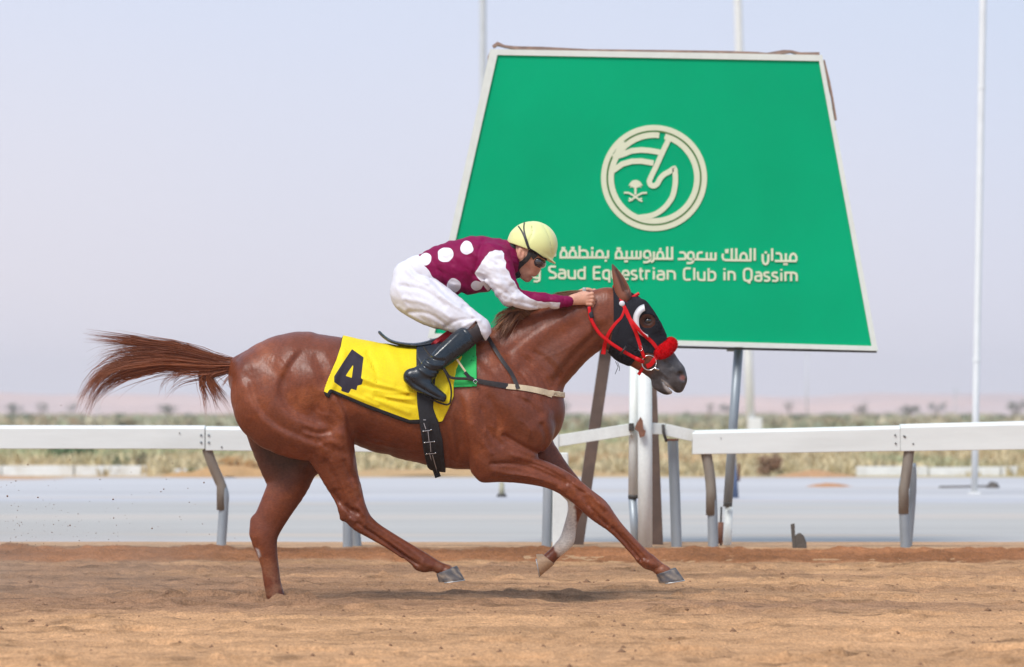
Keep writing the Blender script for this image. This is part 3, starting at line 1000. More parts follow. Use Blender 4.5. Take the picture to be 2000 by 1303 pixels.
mb = MB(); mb.tube([P(1295, 829, RY - .085), P(1296, 845, RY - .085), P(1302, 863, RY - .085)], 3 * SR, n=6); mb.build('wire_tie', m_dark, fp, smooth=True)
# slimmer grey twin pipe behind it, ending in a black cap over a steel strut
tp = thing('sleeve_pipe', P(1238, 1062, RY + .25), 'slim greyish pipe standing close behind the thick white post, black collar and steel foot', 'pipe')
mb = MB(); mb.tube([P(1237, 968, RY + .02), P(1240, 700, RY + .02)], 10 * SR, n=16); mb.build('pipe', m_whited, tp, smooth=True)
mb = MB(); mb.tube([P(1237, 974, RY + .02), P(1237, 967, RY + .02)], 10.3 * SR, n=12); mb.build('collar', m_dark, tp, smooth=True)
mb = MB(); mb.tube([P(1243, 1085, RY + .02), P(1235, 970, RY + .02)], 8 * SR, n=12); mb.build('strut', m_galv, tp, smooth=True)

# ---- small things on the sand and the road
dr = thing('broken_stake', P(1560, 1066, RY - .1), 'broken dark iron stake with a rounded lug standing in the sand edge', 'stake')
mb = MB()
def slab(pts, Y, d, name, m, parent, bev=.004):
    n = len(pts); A = [P(x, y, Y - d / 2) for x, y in pts]; B = [P(x, y, Y + d / 2) for x, y in pts]
    mb = MB(); mb.add(A + B, [tuple(range(n)), tuple(range(n, 2 * n))[::-1]] + [(i, i + n, (i + 1) % n + n, (i + 1) % n) for i in range(n)])
    o = mb.build(name, m, parent, bevel=bev)
    return o
m_stake = mat('dark_old_iron', (.10, .085, .07), rough=.8, noise=.25, nscale=30, bump=.3)
slab([(1544, 1024), (1552, 1022), (1553, 1045), (1557, 1085), (1549, 1085)], RY - .1, .02, 'spike', m_stake, dr)
slab([(1553, 1045), (1562, 1040), (1570, 1046), (1575, 1060), (1577, 1085), (1555, 1085)], RY - .09, .04, 'lug', m_stake, dr, .008)
cn = thing('road_marker', P(980, 972, 42), 'short yellowish marker stub on the road under the belly of the horse', 'marker')
mb = MB(); mb.tube([(cn.location.x, 42, .05), (cn.location.x, 42, P(0, 941, 42).z)], [.033, .024], n=10); mb.build('stub', mat('faded_ochre_plastic', (.36, .34, .24), rough=.7, noise=.1), cn, smooth=True)
mb = MB(); mb.tube([(cn.location.x, 42, .058), (cn.location.x, 42, .085)], [.055, .045], n=12); mb.build('foot', m_dark, cn, smooth=True)
bb = thing('blue_pipe', P(1437, 972, 41.5), 'short blue pipe standing behind the galvanised leg of the sign', 'pipe')
mb = MB(); mb.tube([P(1436, 975, 41.5), P(1434, 925, 41.5), P(1431, 870, 41.5)], [7 * 41.5 / FPX, 5.5 * 41.5 / FPX, 4 * 41.5 / FPX], n=10); mb.build('pipe', mat('blue_paint', (.10, .14, .24), rough=.5, noise=.1), bb, smooth=True)
mb = MB(); mb.tube([P(1443, 940, 41.6), P(1443, 905, 41.6)], 2.5 * 41.5 / FPX, n=8); mb.build('stem', m_rust, bb, smooth=True)
gr = thing('road_debris', P(1940, 953, 47), 'small dark lump with a thin stick lying on the far lane beside the white mast', 'debris')
c = gr.location
V = []; ico = [(math.cos(a) * (1 + .25 * math.sin(3 * a)), math.sin(a)) for a in np.linspace(0, 2 * math.pi, 10)[:-1]]
mb = MB(); mb.add([(c.x + x * .075, c.y + y * .2, .055) for x, y in ico] + [(c.x + x * .045 + .01, c.y + y * .12, .115 + .012 * math.sin(5 * x)) for x, y in ico], [tuple(range(9, 18))] + [(i, (i + 1) % 9, (i + 1) % 9 + 9, i + 9) for i in range(9)])
mb.build('lump', m_stake, gr, bevel=.01)
mb = MB(); mb.tube([(c.x - .62, 47.05, .065), (c.x - .3, 47.0, .072), (c.x - .05, 47, .075)], .011, n=6); mb.build('stick', m_stake, gr)

# ================================================================== THE SIGN
SY = 26.5
SS = SY / FPX
sg = thing('billboard', P(1277, 1062, SY), 'big green trapezoid billboard of an equestrian club with white round horse emblem', 'billboard')
m_green = mat('green_sign_sheet', (.0, .40, .18), rough=.6, color2=(.0, .36, .16), nscale=.9, noise=.045, spec=.05, bump=.05, bscale=5, bdist=.01)
m_letter = mat('cream_lettering', (.68, .72, .52), rough=.5, noise=.03, nscale=12)
m_frame = mat('white_sign_frame', (.70, .74, .68), rough=.5, noise=.05)
CORN = [(958, 97), (1605, 108.5), (1714, 685), (836, 660)]       # tl tr br bl outer
INN = [(971, 107), (1600, 119), (1703, 676.5), (848, 652)]
def quad_slab(c, y0, y1):
    mb = MB(); A = [Vector((P(x, y, SY).x, y0, P(x, y, SY).z)) for x, y in c]; B = [Vector((v.x, y1, v.z)) for v in A]
    mb.add(A + B, [(0, 3, 2, 1)[::-1], (4, 5, 6, 7)[::-1], (0, 1, 5, 4), (1, 2, 6, 5), (2, 3, 7, 6), (3, 0, 4, 7)])
    return mb
quad_slab(CORN, SY, SY + .035).build('panel', m_green, sg)
for i, nm in enumerate(('frame_rail',) * 4):
    j = (i + 1) % 4
    e = .0005 * i
    quad_slab([CORN[i], CORN[j], INN[j], INN[i]], SY - .012 - e, SY - .0005).build('frame_rail', m_frame, sg, bevel=.002)
# rear edge channel seen as a thin dark line under and over the board
def edge_strip(pts, w, m, y=SY + .03, dep=.03, name='edge_strip', wav=0.0):
    q = [P(x, yy, y) for x, yy in pts]
    mb = MB(); mb.tube(q, [w * SS / 2 * (1 + wav * math.sin(2.1 * i)) for i in range(len(q))], ry=dep, square=True)
    mb.build(name, m, sg)
m_torn = mat('weathered_torn_backing', (.36, .24, .18), rough=.9, color2=(.24, .17, .14), nscale=12, noise=.2)
edge_strip([(963, 92), (972, 86), (985, 91), (1004, 94), (1060, 96), (1150, 99), (1300, 101.5), (1420, 104), (1480, 104.5), (1497, 107), (1530, 102), (1545, 101), (1562, 106), (1600, 106.5)], 6, m_torn, wav=.3)
edge_strip([(962, 98), (957, 112), (954, 128), (950, 150), (946, 170)], 7, m_torn, wav=.3)
edge_strip([(932, 235), (929, 262), (926, 285)], 3, m_torn)
edge_strip([(887, 440), (884, 465)], 3, m_torn)
edge_strip([(1608, 118), (1618, 160), (1625, 190), (1632, 235)], 4.5, m_torn, wav=.3)
edge_strip([(840, 664), (1100, 671.5), (1330, 678), (1500, 682.5), (1712, 687)], 4.5, m_dark)

_so = [0]
def stroke(pts, w, name='letter', o=(0, 0), k=1.0, closed=False, m=None, parent=None, cm=0):
    """flat raised stroke on the sign face, pts in photo pixels (o + k*pts)"""
    q = np.array([(o[0] + k * x, o[1] + k * y) for x, y in pts], float)
    if cm: q = catmull(q, cm)
    n = len(q)
    if closed: q = np.vstack([q, q[:1]]); n += 1
    L = []; R = []
    for i in range(n):
        if closed:
            a = q[(i - 1) % (n - 1)]; b = q[(i + 1) % (n - 1)]
            a = q[i - 1] if i > 0 else q[n - 2]; b = q[i + 1] if i < n - 1 else q[1]
        else:
            a = q[max(i - 1, 0)]; b = q[min(i + 1, n - 1)]
        d1 = q[i] - a; d2 = b - q[i]
        if np.hypot(*d1) < 1e-6: d1 = d2
        if np.hypot(*d2) < 1e-6: d2 = d1
        d1 = d1 / np.hypot(*d1); d2 = d2 / np.hypot(*d2)
        t = d1 + d2
        t = t / (np.hypot(*t) + 1e-9)
        c = max(.55, abs(t @ d1))
        nn = np.array([-t[1], t[0]]) * w / 2 / c
        L.append(q[i] + nn); R.append(q[i] - nn)
    _so[0] += 1
    y0 = SY - .003 - (_so[0] % 23) * .00025
    V = [P(*v, SY) for v in L] + [P(*v, SY) for v in R]
    V = [(v.x, y0, v.z) for v in V] + [(v.x, SY + .001, v.z) for v in V]
    F = []
    for i in range(n - 1):
        F += [(i, i + 1, n + i + 1, n + i), (i, 2 * n + i, 2 * n + i + 1, i + 1), (n + i, n + i + 1, 3 * n + i + 1, 3 * n + i)]
    if not closed: F += [(0, n, 3 * n, 2 * n), (n - 1, 3 * n - 1, 4 * n - 1, 2 * n - 1)]
    return V, F


def glyph(strokes, w, name, parent=sg, o=(0, 0), k=1.0, cm=0, m=None):
    mb = MB()
    for s in strokes:
        cl = False
        if s[0] == 'c': cl = True; s = s[1:]
        V, F = stroke(s, w, o=o, k=k, closed=cl, cm=cm)
        mb.add(V, F)
    ob = mb.build(name, m or m_letter, parent)
    return ob


# Latin line, a squarish stroke alphabet: x 0..1 over the letter's width, y 0 baseline, 1 = x height (17.5 px), caps 1.38
def arc(cx, cy, rx, ry, a0, a1, n=10):
    return [(cx + rx * math.cos(math.radians(a)), cy + ry * math.sin(math.radians(a))) for a in np.linspace(a0, a1, n)]


A_ = [[(.08, .97), (.62, 1.0), (.88, .9), (1, .72), (1, 0)], [(1, .60), (.35, .58), (.08, .5), (0, .3), (.08, .08), (.35, 0), (.98, 0)]]
N_ = [[(0, 0), (0, 1), (.6, 1), (.9, .88), (1, .65), (1, 0)]]
U_ = [[(0, 1), (0, .35), (.1, .1), (.4, 0), (1, 0), (1, 1)]]
S_ = [[(.95, .98), (.3, 1), (.06, .88), (.06, .68), (.3, .55), (.7, .47), (.95, .34), (.95, .12), (.7, 0), (.03, .02)]]
GL = {
 'K': [[(0, 0), (0, 1.38)], [(.95, 1.38), (.08, .68), (1, 0)]],
 'i': [[(.5, 0), (.5, 1)], [(.5, 1.22), (.5, 1.42)]],
 'n': N_, 'u': U_, 'a': A_, 's': S_,
 'g': [[(1, .98), (.4, 1), (.1, .88), (0, .6), (0, .4), (.1, .12), (.4, 0), (1, 0)], [(1, .99), (1, -.1), (.9, -.33), (.6, -.42), (.1, -.4)]],
 'S': [[(.98, 1.36), (.3, 1.38), (.06, 1.25), (.06, .95), (.25, .78), (.75, .62), (.97, .45), (.97, .14), (.7, 0), (.02, .02)]],
 'd': [[(1, .98), (.4, 1), (.1, .88), (0, .6), (0, .4), (.1, .12), (.4, 0), (1, 0)], [(1, -.1), (1, 1.42)]],
 'E': [[(1, 1.38), (.05, 1.38), (0, 1.3), (0, .08), (.05, 0), (1, 0)], [(0, .72), (.9, .72)]],
 'q': [[(1, .98), (.4, 1), (.1, .88), (0, .6), (0, .4), (.1, .12), (.4, 0), (1, 0)], [(1, 1), (1, -.42)]],
 'e': [[(.95, .02), (.4, 0), (.1, .12), (0, .4), (0, .65), (.12, .9), (.45, 1), (.8, .95), (1, .72), (1, .48), (.05, .46)]],
 't': [[(.35, 1.35), (.35, .25), (.5, .04), (.95, .0)], [(0, .98), (.95, .98)]],
 'r': [[(0, 0), (0, 1), (.5, 1.0), (.95, .97)]],
 'C': [[(1, 1.36), (.35, 1.38), (.06, 1.25), (0, 1.0), (0, .38), (.06, .12), (.35, 0), (1, .02)]],
 'l': [[(.5, 0), (.5, 1.42)]],
 'b': [[(0, 1.42), (0, 0), (.6, 0), (.9, .12), (1, .4), (1, .6), (.9, .88), (.6, 1), (.05, .98)]],
 'Q': [['c', (.3, 1.4), (.7, 1.4), (.93, 1.25), (1, 1), (1, .4), (.93, .12), (.7, -.02), (.3, -.02), (.07, .12), (0, .4), (0, 1), (.07, 1.25)], [(.52, .05), (.62, -.2), (.85, -.25)]],
 'm': [[(0, 0), (0, 1), (.7, 1), (.93, .9), (1, .65), (1, 0)], [(.5, .98), (.5, 0)]],
}
TXT = [('K', 1001, 1013), ('i', 1017, 1019), ('n', 1023, 1036), ('g', 1041, 1054), ('S', 1072, 1086), ('a', 1091, 1104), ('u', 1110, 1123), ('d', 1129, 1142), ('E', 1160, 1173), ('q', 1178, 1190), ('u', 1196, 1208),
       ('e', 1216, 1228), ('s', 1233, 1244), ('t', 1248, 1257), ('r', 1262, 1270), ('i', 1276, 1278), ('a', 1284, 1297), ('n', 1304, 1318), ('C', 1336, 1349), ('l', 1355, 1357), ('u', 1363, 1376), ('b', 1384, 1397),
       ('i', 1414, 1416), ('n', 1423, 1435), ('Q', 1453, 1468), ('a', 1475, 1487), ('s', 1492, 1503), ('s', 1508, 1519), ('i', 1525, 1527), ('m', 1534, 1556)]
def base_y(px): return 543.3 + (px - 1080) * .0128
for ch, x0, x1 in TXT:
    by = base_y((x0 + x1) / 2)
    ss = []
    for s in GL[ch]:
        c = []
        for v in s:
            if v == 'c': c.append('c'); continue
            c.append((x0 + v[0] * (x1 - x0), by - v[1] * 16.4))
        ss.append(c)
    glyph(ss, 4.1, 'letter')

def loopg(x0, x1, top, bot):
    w = x1 - x0
    return [(x0, bot), (x0, top + .45 * (bot - top)), (x0 + .2 * w, top + .12 * (bot - top)), (x0 + .5 * w, top), (x0 + .8 * w, top + .12 * (bot - top)), (x1, top + .45 * (bot - top)), (x1, bot)]
def arword(o, strokes): glyph(strokes, 4.3, 'letter', o=o, k=.08)
arword((1080, 470), [[(160, 412), (1372, 412)], loopg(188, 335, 228, 412), [(205, 182), (300, 182)], loopg(405, 558, 232, 412), [(438, 178), (530, 178)], [(650, 130), (650, 412)],
    [(650, 255), (740, 238), (805, 250), (845, 300), (850, 412)], [(960, 250), (960, 412)], [(930, 187), (990, 187)], loopg(1062, 1218, 245, 412), [(1345, 240), (1345, 412)], [(1262, 492), (1318, 492)]])
arword((1200, 470), [[(12, 428), (655, 430)], loopg(38, 180, 245, 428), [(55, 195), (155, 195)], [(300, 250), (300, 428)], [(240, 505), (330, 505)], [(430, 250), (430, 428)], [(540, 250), (540, 428)], [(640, 250), (640, 430)]])
arword((1200, 470), [[(880, 425), (770, 425), (725, 390), (722, 320), (750, 270), (800, 252), (855, 270), (880, 330), (880, 440), (850, 505), (790, 528), (705, 528)]])
arword((1200, 470), [[(965, 270), (965, 430), (945, 495), (890, 525)]])
arword((1200, 470), [[(985, 445), (1435, 445)], loopg(1045, 1190, 268, 445), [(1090, 208), (1150, 208)], [(1290, 150), (1290, 445)], [(1408, 150), (1408, 445)]])
arword((1320, 470), [[(90, 290), (180, 288), (228, 325), (240, 390), (225, 450), (50, 452)]])
arword((1320, 470), [[(440, 455), (335, 455), (292, 425), (290, 350), (315, 300), (365, 282), (415, 300), (437, 355), (437, 470), (405, 530), (350, 550), (265, 548)]])
arword((1320, 470), [[(655, 292), (580, 292), (535, 320), (525, 390), (540, 455)], [(440, 457), (985, 462)], [(755, 290), (755, 460)], [(860, 292), (860, 460)], [(970, 292), (970, 462)]])
arword((1320, 470), [[(1148, 320), (1140, 400), (1160, 455), (1215, 477), (1845, 485)], [(1290, 228), (1225, 238), (1230, 285), (1285, 285)], [(1365, 190), (1365, 478)], [(1475, 190), (1475, 480)], loopg(1575, 1730, 305, 480), [(1825, 190), (1825, 485)]])
arword((1320, 470), [[(1925, 190), (1925, 490)]])
arword((1420, 470), [[(870, 330), (872, 490), (895, 555), (940, 578), (985, 555), (1005, 490), (1008, 330)], [(915, 290), (975, 290)]])
arword((1420, 470), [[(1100, 190), (1100, 495)]])
arword((1420, 470), [[(1190, 312), (1275, 312), (1318, 350), (1325, 420), (1325, 498)], [(1165, 498), (1695, 502)], [(1435, 312), (1435, 498)], [(1372, 572), (1480, 572)], loopg(1540, 1692, 318, 500)])
# last word of the line, hidden by the rider's head from here
arword((1000, 468), [[(150, 412), (950, 412)], loopg(160, 300, 245, 412), [(150, 412), (150, 520)], [(390, 260), (390, 412)], [(340, 490), (440, 490)], [(480, 412), (520, 260), (650, 250), (690, 300), (690, 412)], loopg(760, 880, 245, 412), [(780, 185), (860, 185)], [(955, 150), (955, 412)]])
arword((1000, 468), [[(1045, 150), (1045, 412)]])

# round emblem
EO = (1160, 230); EK = .1842
em = []
def circ(r, a0, a1, n=60): return [(637 + r * math.cos(math.radians(a)), 640 + r * math.sin(math.radians(a))) for a in np.linspace(a0, a1, n)]
def emb(strokes, w, m=None, name='emblem_stroke'): glyph(strokes, w * EK, name, o=EO, k=EK, m=m)
def inner(x, y): return ((x - 637) / 637, (y - 640) / 640)
emb([['c'] + circ(534, 0, 354, 72)], 56)
emb([['c'] + circ(497, 0, 354, 72)], 12, mat('olive_pinstripe', (.10, .22, .05), rough=.5), 'emblem_pinstripe')
emb([circ(456, 277, -75.5, 80)], 60)      # from the gap at the top, counter clockwise all the way round
emb([[(200, 420), (300, 392), (400, 352), (500, 342), (600, 350), (700, 368)], ], 58)
emb([[(205, 560), (300, 492), (400, 463), (500, 460), (632, 482)]], 58)
emb([[(230, 420), (280, 330), (340, 275)]], 70)
hd = catmull([(795, 225), (730, 360), (660, 515), (600, 640), (588, 680), (605, 715), (640, 722), (672, 700), (700, 650), (740, 605), (800, 572), (850, 540), (862, 600), (862, 700), (835, 830), (770, 930), (690, 1000), (600, 1040), (480, 1058)], 3)
emb([[tuple(v) for v in hd]], 56)
def fan(pts, name):
    mb = MB(); n = len(pts)
    A = [P(EO[0] + EK * x, EO[1] + EK * y, SY) for x, y in pts]
    mb.add([(v.x, SY - .004, v.z) for v in A] + [(v.x, SY + .001, v.z) for v in A], [tuple(range(n))] + [(i, i + n, (i + 1) % n + n, (i + 1) % n) for i in range(n)])
    mb.build(name, m_letter, sg)
fan([(380, 745), (392, 720), (365, 722), (385, 690), (400, 672), (425, 662), (440, 660), (458, 662), (482, 672), (498, 690), (518, 722), (492, 720), (502, 745), (478, 732), (462, 745), (440, 735), (420, 745), (403, 732)], 'palm_crown')
emb([[(440, 735), (440, 815)]], 24, name='palm_trunk')
emb([[(318, 795), (370, 798), (420, 825), (470, 862), (512, 888)], [(562, 797), (510, 800), (460, 825), (410, 862), (368, 884)]], 20, name='crossed_sword')
emb([[(372, 850), (408, 882)]], 16, name='sword_guard')
emb([[(508, 850), (472, 882)]], 16, name='sword_guard')

# legs of the billboard
def leg(pts, w, m, name='leg', sq=True, Y=SY + .12, dep=None):
    q = [P(x, y, Y) for x, y in pts]
    mb = MB(); mb.tube(q, w * SS / 2, ry=(dep or w * SS / 2), square=sq, n=14)
    return mb.build(name, m, sg, smooth=not sq, bevel=.004 if sq else 0)
leg([(1190, 640), (1124, 1090)], 23, m_brown, dep=.05)
leg([(1266, 640), (1272, 800), (1284, 1095)], 24, m_brown, dep=.05)
leg([(1443, 676), (1432, 830), (1421, 990)], 18, m_galv, sq=False)
leg([(1424, 990), (1419, 1095)], 16, m_whited, 'leg_sleeve', sq=False, Y=SY + .12)
leg([(1414, 985), (1430, 985)], 6, m_dark, 'clamp', Y=SY + .06)
leg([(1409, 990), (1408, 1020), (1408, 1090)], 4, m_dark, 'rod', sq=False, Y=SY)
leg([(1408, 1020), (1406, 1062)], 11, m_rust, 'turnbuckle', sq=False, Y=SY - .01)
leg([(1419, 684), (1445, 684)], 5, m_galv, 'bracket')
# cross braces at the back of the board
edge = [(900, 400), (1660, 415)]
leg([(905, 400), (1655, 412)], 16, m_galv, 'back_brace', Y=SY + .07)
leg([(855, 630), (1695, 655)], 16, m_galv, 'back_brace', Y=SY + .07)

# ================================================================== THE HORSE
# sculpted in 'photo pixels' at 20 m (400 px = 1 m): x right, z down, y depth (minus = towards the camera)
H = Field((438, -128, 500), (1352, 128, 1222), 2.45)
# trunk
H.sweep([(500, 738, 54, 0, 50), (560, 748, 94, 0, 84), (620, 758, 105, 0, 98), (690, 764, 98, 0, 97), (760, 781, 103, 0, 102), (830, 793, 113, 0, 99), (900, 794, 124, 0, 92), (970, 796, 118, 0, 78), (1020, 800, 84, 0, 62)], 10)
# chest, withers, neck
H.sweep([(1000, 780, 80, 0, 55), (1046, 815, 36, 0, 46)], 22)
H.sweep([(905, 705, 36, 0, 34), (950, 690, 34, 0, 28), (990, 670, 30, 0, 25)], 26)
H.sweep([(955, 752, 90, 0, 56), (1005, 722, 90, 0, 46), (1052, 690, 80, 0, 40), (1102, 655, 67, 0, 35), (1148, 630, 59, 0, 31), (1185, 616, 53, 0, 28)], 20)
# head
H.sweep([(1188, 612, 48, 0, 27), (1212, 628, 58, 0, 29), (1234, 650, 57, 0, 28), (1256, 674, 48, 0, 24), (1276, 696, 39, 0, 20), (1297, 719, 33, 0, 18), (1309, 733, 31, 0, 18), (1319, 742, 23, 0, 16)], 9)
H.sweep([(1214, 660, 42, -12, 16), (1222, 680, 26, -10, 14)], 10, mirror=True)             # cheek
H.sweep([(1248, 606, 20, -18, 11), (1263, 622, 17, -19, 10), (1276, 640, 14, -14, 10)], 8, mirror=True)  # brow
H.sweep([(1322, 726, 16, -7, 11), (1329, 738, 12, -8, 9)], 6, mirror=True)                 # nostril wings
H.sweep([(1288, 748, 16, 0, 11), (1300, 759, 12, 0, 10.5), (1306, 763, 8, 0, 9)], 6)                               # lower lip, chin
H.sweep([(1320, 747, 15, 0, 13), (1326, 758, 9.5, 0, 11)], 5)                                # upper lip
# shoulders and upper arms
for s, q in ((-1, 0), (1, 12)):
    H.sweep([(935, 705, 40, s * 34, 26), (965, 760, 55, s * 50, 30), (1010, 812, 56, s * 52, 30), (1040, 846, 38, s * 46, 28)], 16)
    H.sweep([(925, 780, 30, s * 54, 24), (945, 840, 38, s * 56, 26), (962, 888, 38, s * 52, 24)], 14)
    H.sweep([(1038, 850, 36, s * 44, 26), (1000, 880, 44, s * 48, 28), (962, 898, 38, s * 48, 24)], 12)
# near fore: elbow, forearm, knee, cannon, fetlock, pastern
H.sweep([(950, 902, 36, -46, 24), (985, 908, 33, -46, 25), (1030, 917, 28, -44, 23), (1075, 930, 24, -42, 20), (1112, 950, 22, -40, 17), (1142, 974, 22, -39, 16), (1166, 994, 23, -39, 17), (1186, 1014, 18, -39, 15), (1208, 1035, 13, -39, 11), (1236, 1065, 12.5, -39, 10), (1255, 1086, 14, -39, 11), (1266, 1095, 15, -39, 13), (1282, 1106, 12.5, -39, 12), (1297, 1117, 14, -39, 14)], 6)
H.sweep([(1250, 1092, 8, -39, 8), (1262, 1102, 8, -39, 9)], 5)
# far fore, folded
H.sweep([(1030, 862, 42, 44, 24), (1062, 893, 32, 44, 22), (1090, 925, 26, 43, 19), (1114, 952, 24, 42, 17), (1127, 970, 21, 41, 17), (1126, 992, 16, 41, 15), (1120, 1010, 13, 41, 12), (1113, 1035, 13, 41, 11), (1108, 1056, 15, 41, 12), (1098, 1068, 14, 41, 12), (1084, 1082, 12, 41, 11), (1072, 1094, 13, 41, 13)], 6)
H.sweep([(1122, 975, 13, 41, 12), (1127, 1000, 7, 41, 8), (1127, 1018, 3, 41, 4)], 4)
# near hind
H.sweep([(520, 745, 62, -34, 44), (540, 790, 82, -44, 46), (585, 828, 68, -50, 44), (630, 850, 52, -52, 38), (652, 888, 44, -50, 30), (665, 925, 36, -48, 25), (681, 965, 29, -46, 20), (692, 995, 26, -46, 17), (706, 1016, 22, -46, 16), (730, 1034, 17, -46, 13), (762, 1053, 15, -46, 11), (800, 1077, 16, -46, 11), (828, 1096, 18, -46, 14), (848, 1102, 12.5, -46, 12), (860, 1108, 12, -46, 13), (872, 1114, 14, -46, 15)], 9)
H.sweep([(600, 760, 72, -46, 42), (648, 812, 52, -54, 34), (660, 850, 34, -54, 26)], 16)     # quadriceps / stifle
H.sweep([(676, 1000, 14, -46, 10), (672, 1010, 7, -46, 8)], 6)                             # point of hock
H.sweep([(818, 1104, 9, -46, 8), (829, 1109, 7, -46, 8)], 5)
# far hind, planted
H.sweep([(530, 780, 70, 36, 44), (548, 850, 66, 44, 40), (560, 905, 56, 44, 32), (560, 945, 41, 40, 26), (541, 985, 34, 36, 22), (522, 1022, 30, 34, 18), (514, 1048, 27, 32, 18), (519, 1078, 21, 32, 16), (525, 1105, 17.5, 32, 13), (530, 1140, 17, 32, 13), (537, 1170, 18, 32, 15), (542, 1200, 18, 32, 16)], 9)
H.sweep([(502, 1020, 16, 34, 11), (498, 1042, 13, 34, 11)], 6)
H.sweep([(600, 760, 70, 40, 42), (640, 830, 50, 48, 32), (610, 880, 46, 46, 30)], 14)
# buttocks and dock
H.sweep([(492, 722, 30, -18, 30), (486, 745, 30, -22, 30), (494, 775, 34, -28, 30)], 12, mirror=True)
H.sweep([(520, 706, 26, 0, 26), (488, 708, 18, 0, 18), (462, 712, 14, 0, 14)], 12)
# sheath / flank tuck
H.sweep([(690, 840, 22, 0, 40), (740, 860, 20, 0, 46)], 14)
# carve
H.sweep([(1327, 731, 6.0, -20, 8), (1334, 742, 4.6, -18, 8)], 2.5, sub_=True, mirror=True)       # nostrils
H.sweep([(1316, 766, 1.6, 0, 30), (1305, 756, .9, 0, 30), (1293, 745, .6, 0, 30)], 1.5, sub_=True)  # mouth
H.sweep([(1264, 627, 7, -29, 6), (1266, 627, 7, -29, 6)], 3, sub_=True, mirror=True)                              # eye socket
# muscles: (line, width, height)
H.relief([
    ([(600, 672), (570, 712), (553, 745), (552, 778), (574, 806), (610, 824), (650, 836)], 6, 6.6, 36),
    ([(488, 735), (498, 775), (520, 812), (560, 842), (610, 862), (655, 880)], 5, 6.0, 26),
    ([(640, 745), (664, 780), (680, 815), (684, 850), (692, 890), (700, 930)], 5, 9.0, 30),
    ([(622, 700), (640, 735), (640, 770), (620, 800)], 12, -3.0), ([(606, 726), (596, 756), (602, 786)], 16, 3.0),
    ([(600, 838), (626, 846), (648, 842)], 5, -3.5), ([(632, 868), (652, 862), (668, 872)], 6, 2.6), ([(645, 812), (662, 826), (668, 846)], 8, 2.5),
    ([(655, 690), (668, 730), (662, 765)], 10, -2.6), ([(560, 672), (600, 676), (640, 690)], 16, 1.6),
    ([(505, 700), (535, 720), (560, 745)], 10, -1.6), ([(470, 730), (476, 770), (492, 812)], 9, 1.5),
    ([(700, 850), (760, 880), (840, 900), (910, 908)], 12, -2.5), ([(690, 800), (760, 830), (820, 850)], 20, 2.5), ([(700, 880), (740, 888), (790, 900)], 6, 1.4),
    ([(928, 922), (918, 880), (912, 845), (908, 800), (900, 760)], 5, 8.5, 34),
    ([(870, 830), (878, 870), (880, 905)], 5, -2.2), ([(850, 835), (857, 870), (862, 905)], 5, -1.6), ([(892, 820), (897, 865), (903, 905)], 5, -2.4), ([(882, 825), (888, 870), (893, 905)], 4, 1.4),
    ([(920, 690), (955, 728), (1000, 772), (1050, 806)], 5, 6.0, 40),
    ([(958, 780), (975, 820), (968, 855)], 7, -2.6), ([(985, 790), (1010, 826), (1034, 846)], 14, 3.0), ([(985, 850), (1015, 868), (1048, 884)], 5, -5.0),
    ([(1010, 770), (1050, 790), (1070, 810)], 9, 3), ([(1058, 830), (1066, 858), (1054, 880)], 5, -4.5), ([(925, 830), (940, 862), (955, 885)], 8, 2.4), ([(940, 800), (955, 840), (978, 868)], 5, -2.4),
    ([(1170, 640), (1140, 668), (1105, 704), (1076, 748)], 4.5, 5.0, 22),
    ([(1172, 655), (1140, 688), (1108, 725), (1082, 765)], 8, 1.5),
    ([(1150, 600), (1080, 630), (1020, 670)], 16, 2.5), ([(1120, 640), (1060, 680), (1010, 730)], 12, -2.4), ([(1100, 612), (1040, 650), (990, 690)], 7, -1.6),
    ([(1005, 700), (1040, 730), (1056, 768)], 3.4, 1.8), ([(1018, 697), (1053, 727), (1068, 762)], 3, -2.0), ([(1031, 692), (1064, 720), (1077, 750)], 3, 1.8), ([(992, 705), (1026, 740), (1042, 775)], 3.4, -2.0), ([(1044, 688), (1076, 714), (1088, 738)], 3, -1.8), ([(1056, 684), (1086, 708), (1098, 726)], 3, 1.5), ([(980, 712), (1012, 748), (1028, 780)], 3.4, 1.5),
    ([(905, 905), (860, 890), (810, 878), (760, 872), (715, 860)], 2.6, 1.3), ([(860, 890), (840, 872), (815, 862)], 2.3, 1.0), ([(790, 876), (770, 862), (740, 858)], 2.3, .9),
    ([(935, 800), (950, 830), (945, 862), (960, 885)], 2.4, 1.2), ([(950, 830), (970, 838), (985, 858)], 2.2, 1.0), ([(890, 800), (880, 835), (886, 870)], 2.4, .9),
    ([(620, 860), (640, 880), (650, 915), (664, 950)], 2.4, 1.5), ([(600, 846), (620, 852), (640, 850)], 2.3, 1.2), ([(560, 840), (590, 856), (610, 880)], 2.4, 1.0), ([(610, 790), (625, 806), (645, 812)], 2.3, 1.1), ([(640, 760), (650, 785), (645, 806)], 2.3, 1.0),
    ([(1015, 820), (1035, 838), (1030, 860)], 2.4, 1.3), ([(980, 745), (1000, 765), (1030, 780)], 2.3, .9), ([(1060, 700), (1090, 690), (1120, 672)], 2.4, .9), ([(540, 690), (560, 705), (572, 725)], 2.6, 1.0),
    ([(1262, 655), (1275, 675), (1290, 705)], 2.2, 1.0), ([(1300, 712), (1310, 725), (1316, 738)], 2.2, 1.1), ([(1282, 722), (1296, 730), (1306, 742)], 2.2, .9),
    ([(1232, 668), (1255, 690), (1276, 706)], 5, 1.8), ([(1240, 655), (1264, 676), (1290, 700), (1308, 718)], 4, -2.0), ([(1205, 640), (1200, 670), (1212, 695)], 5, 2.0),
    ([(1296, 700), (1310, 716), (1322, 728)], 5, 1.6), ([(1290, 735), (1303, 742)], 4, -1.6),
])
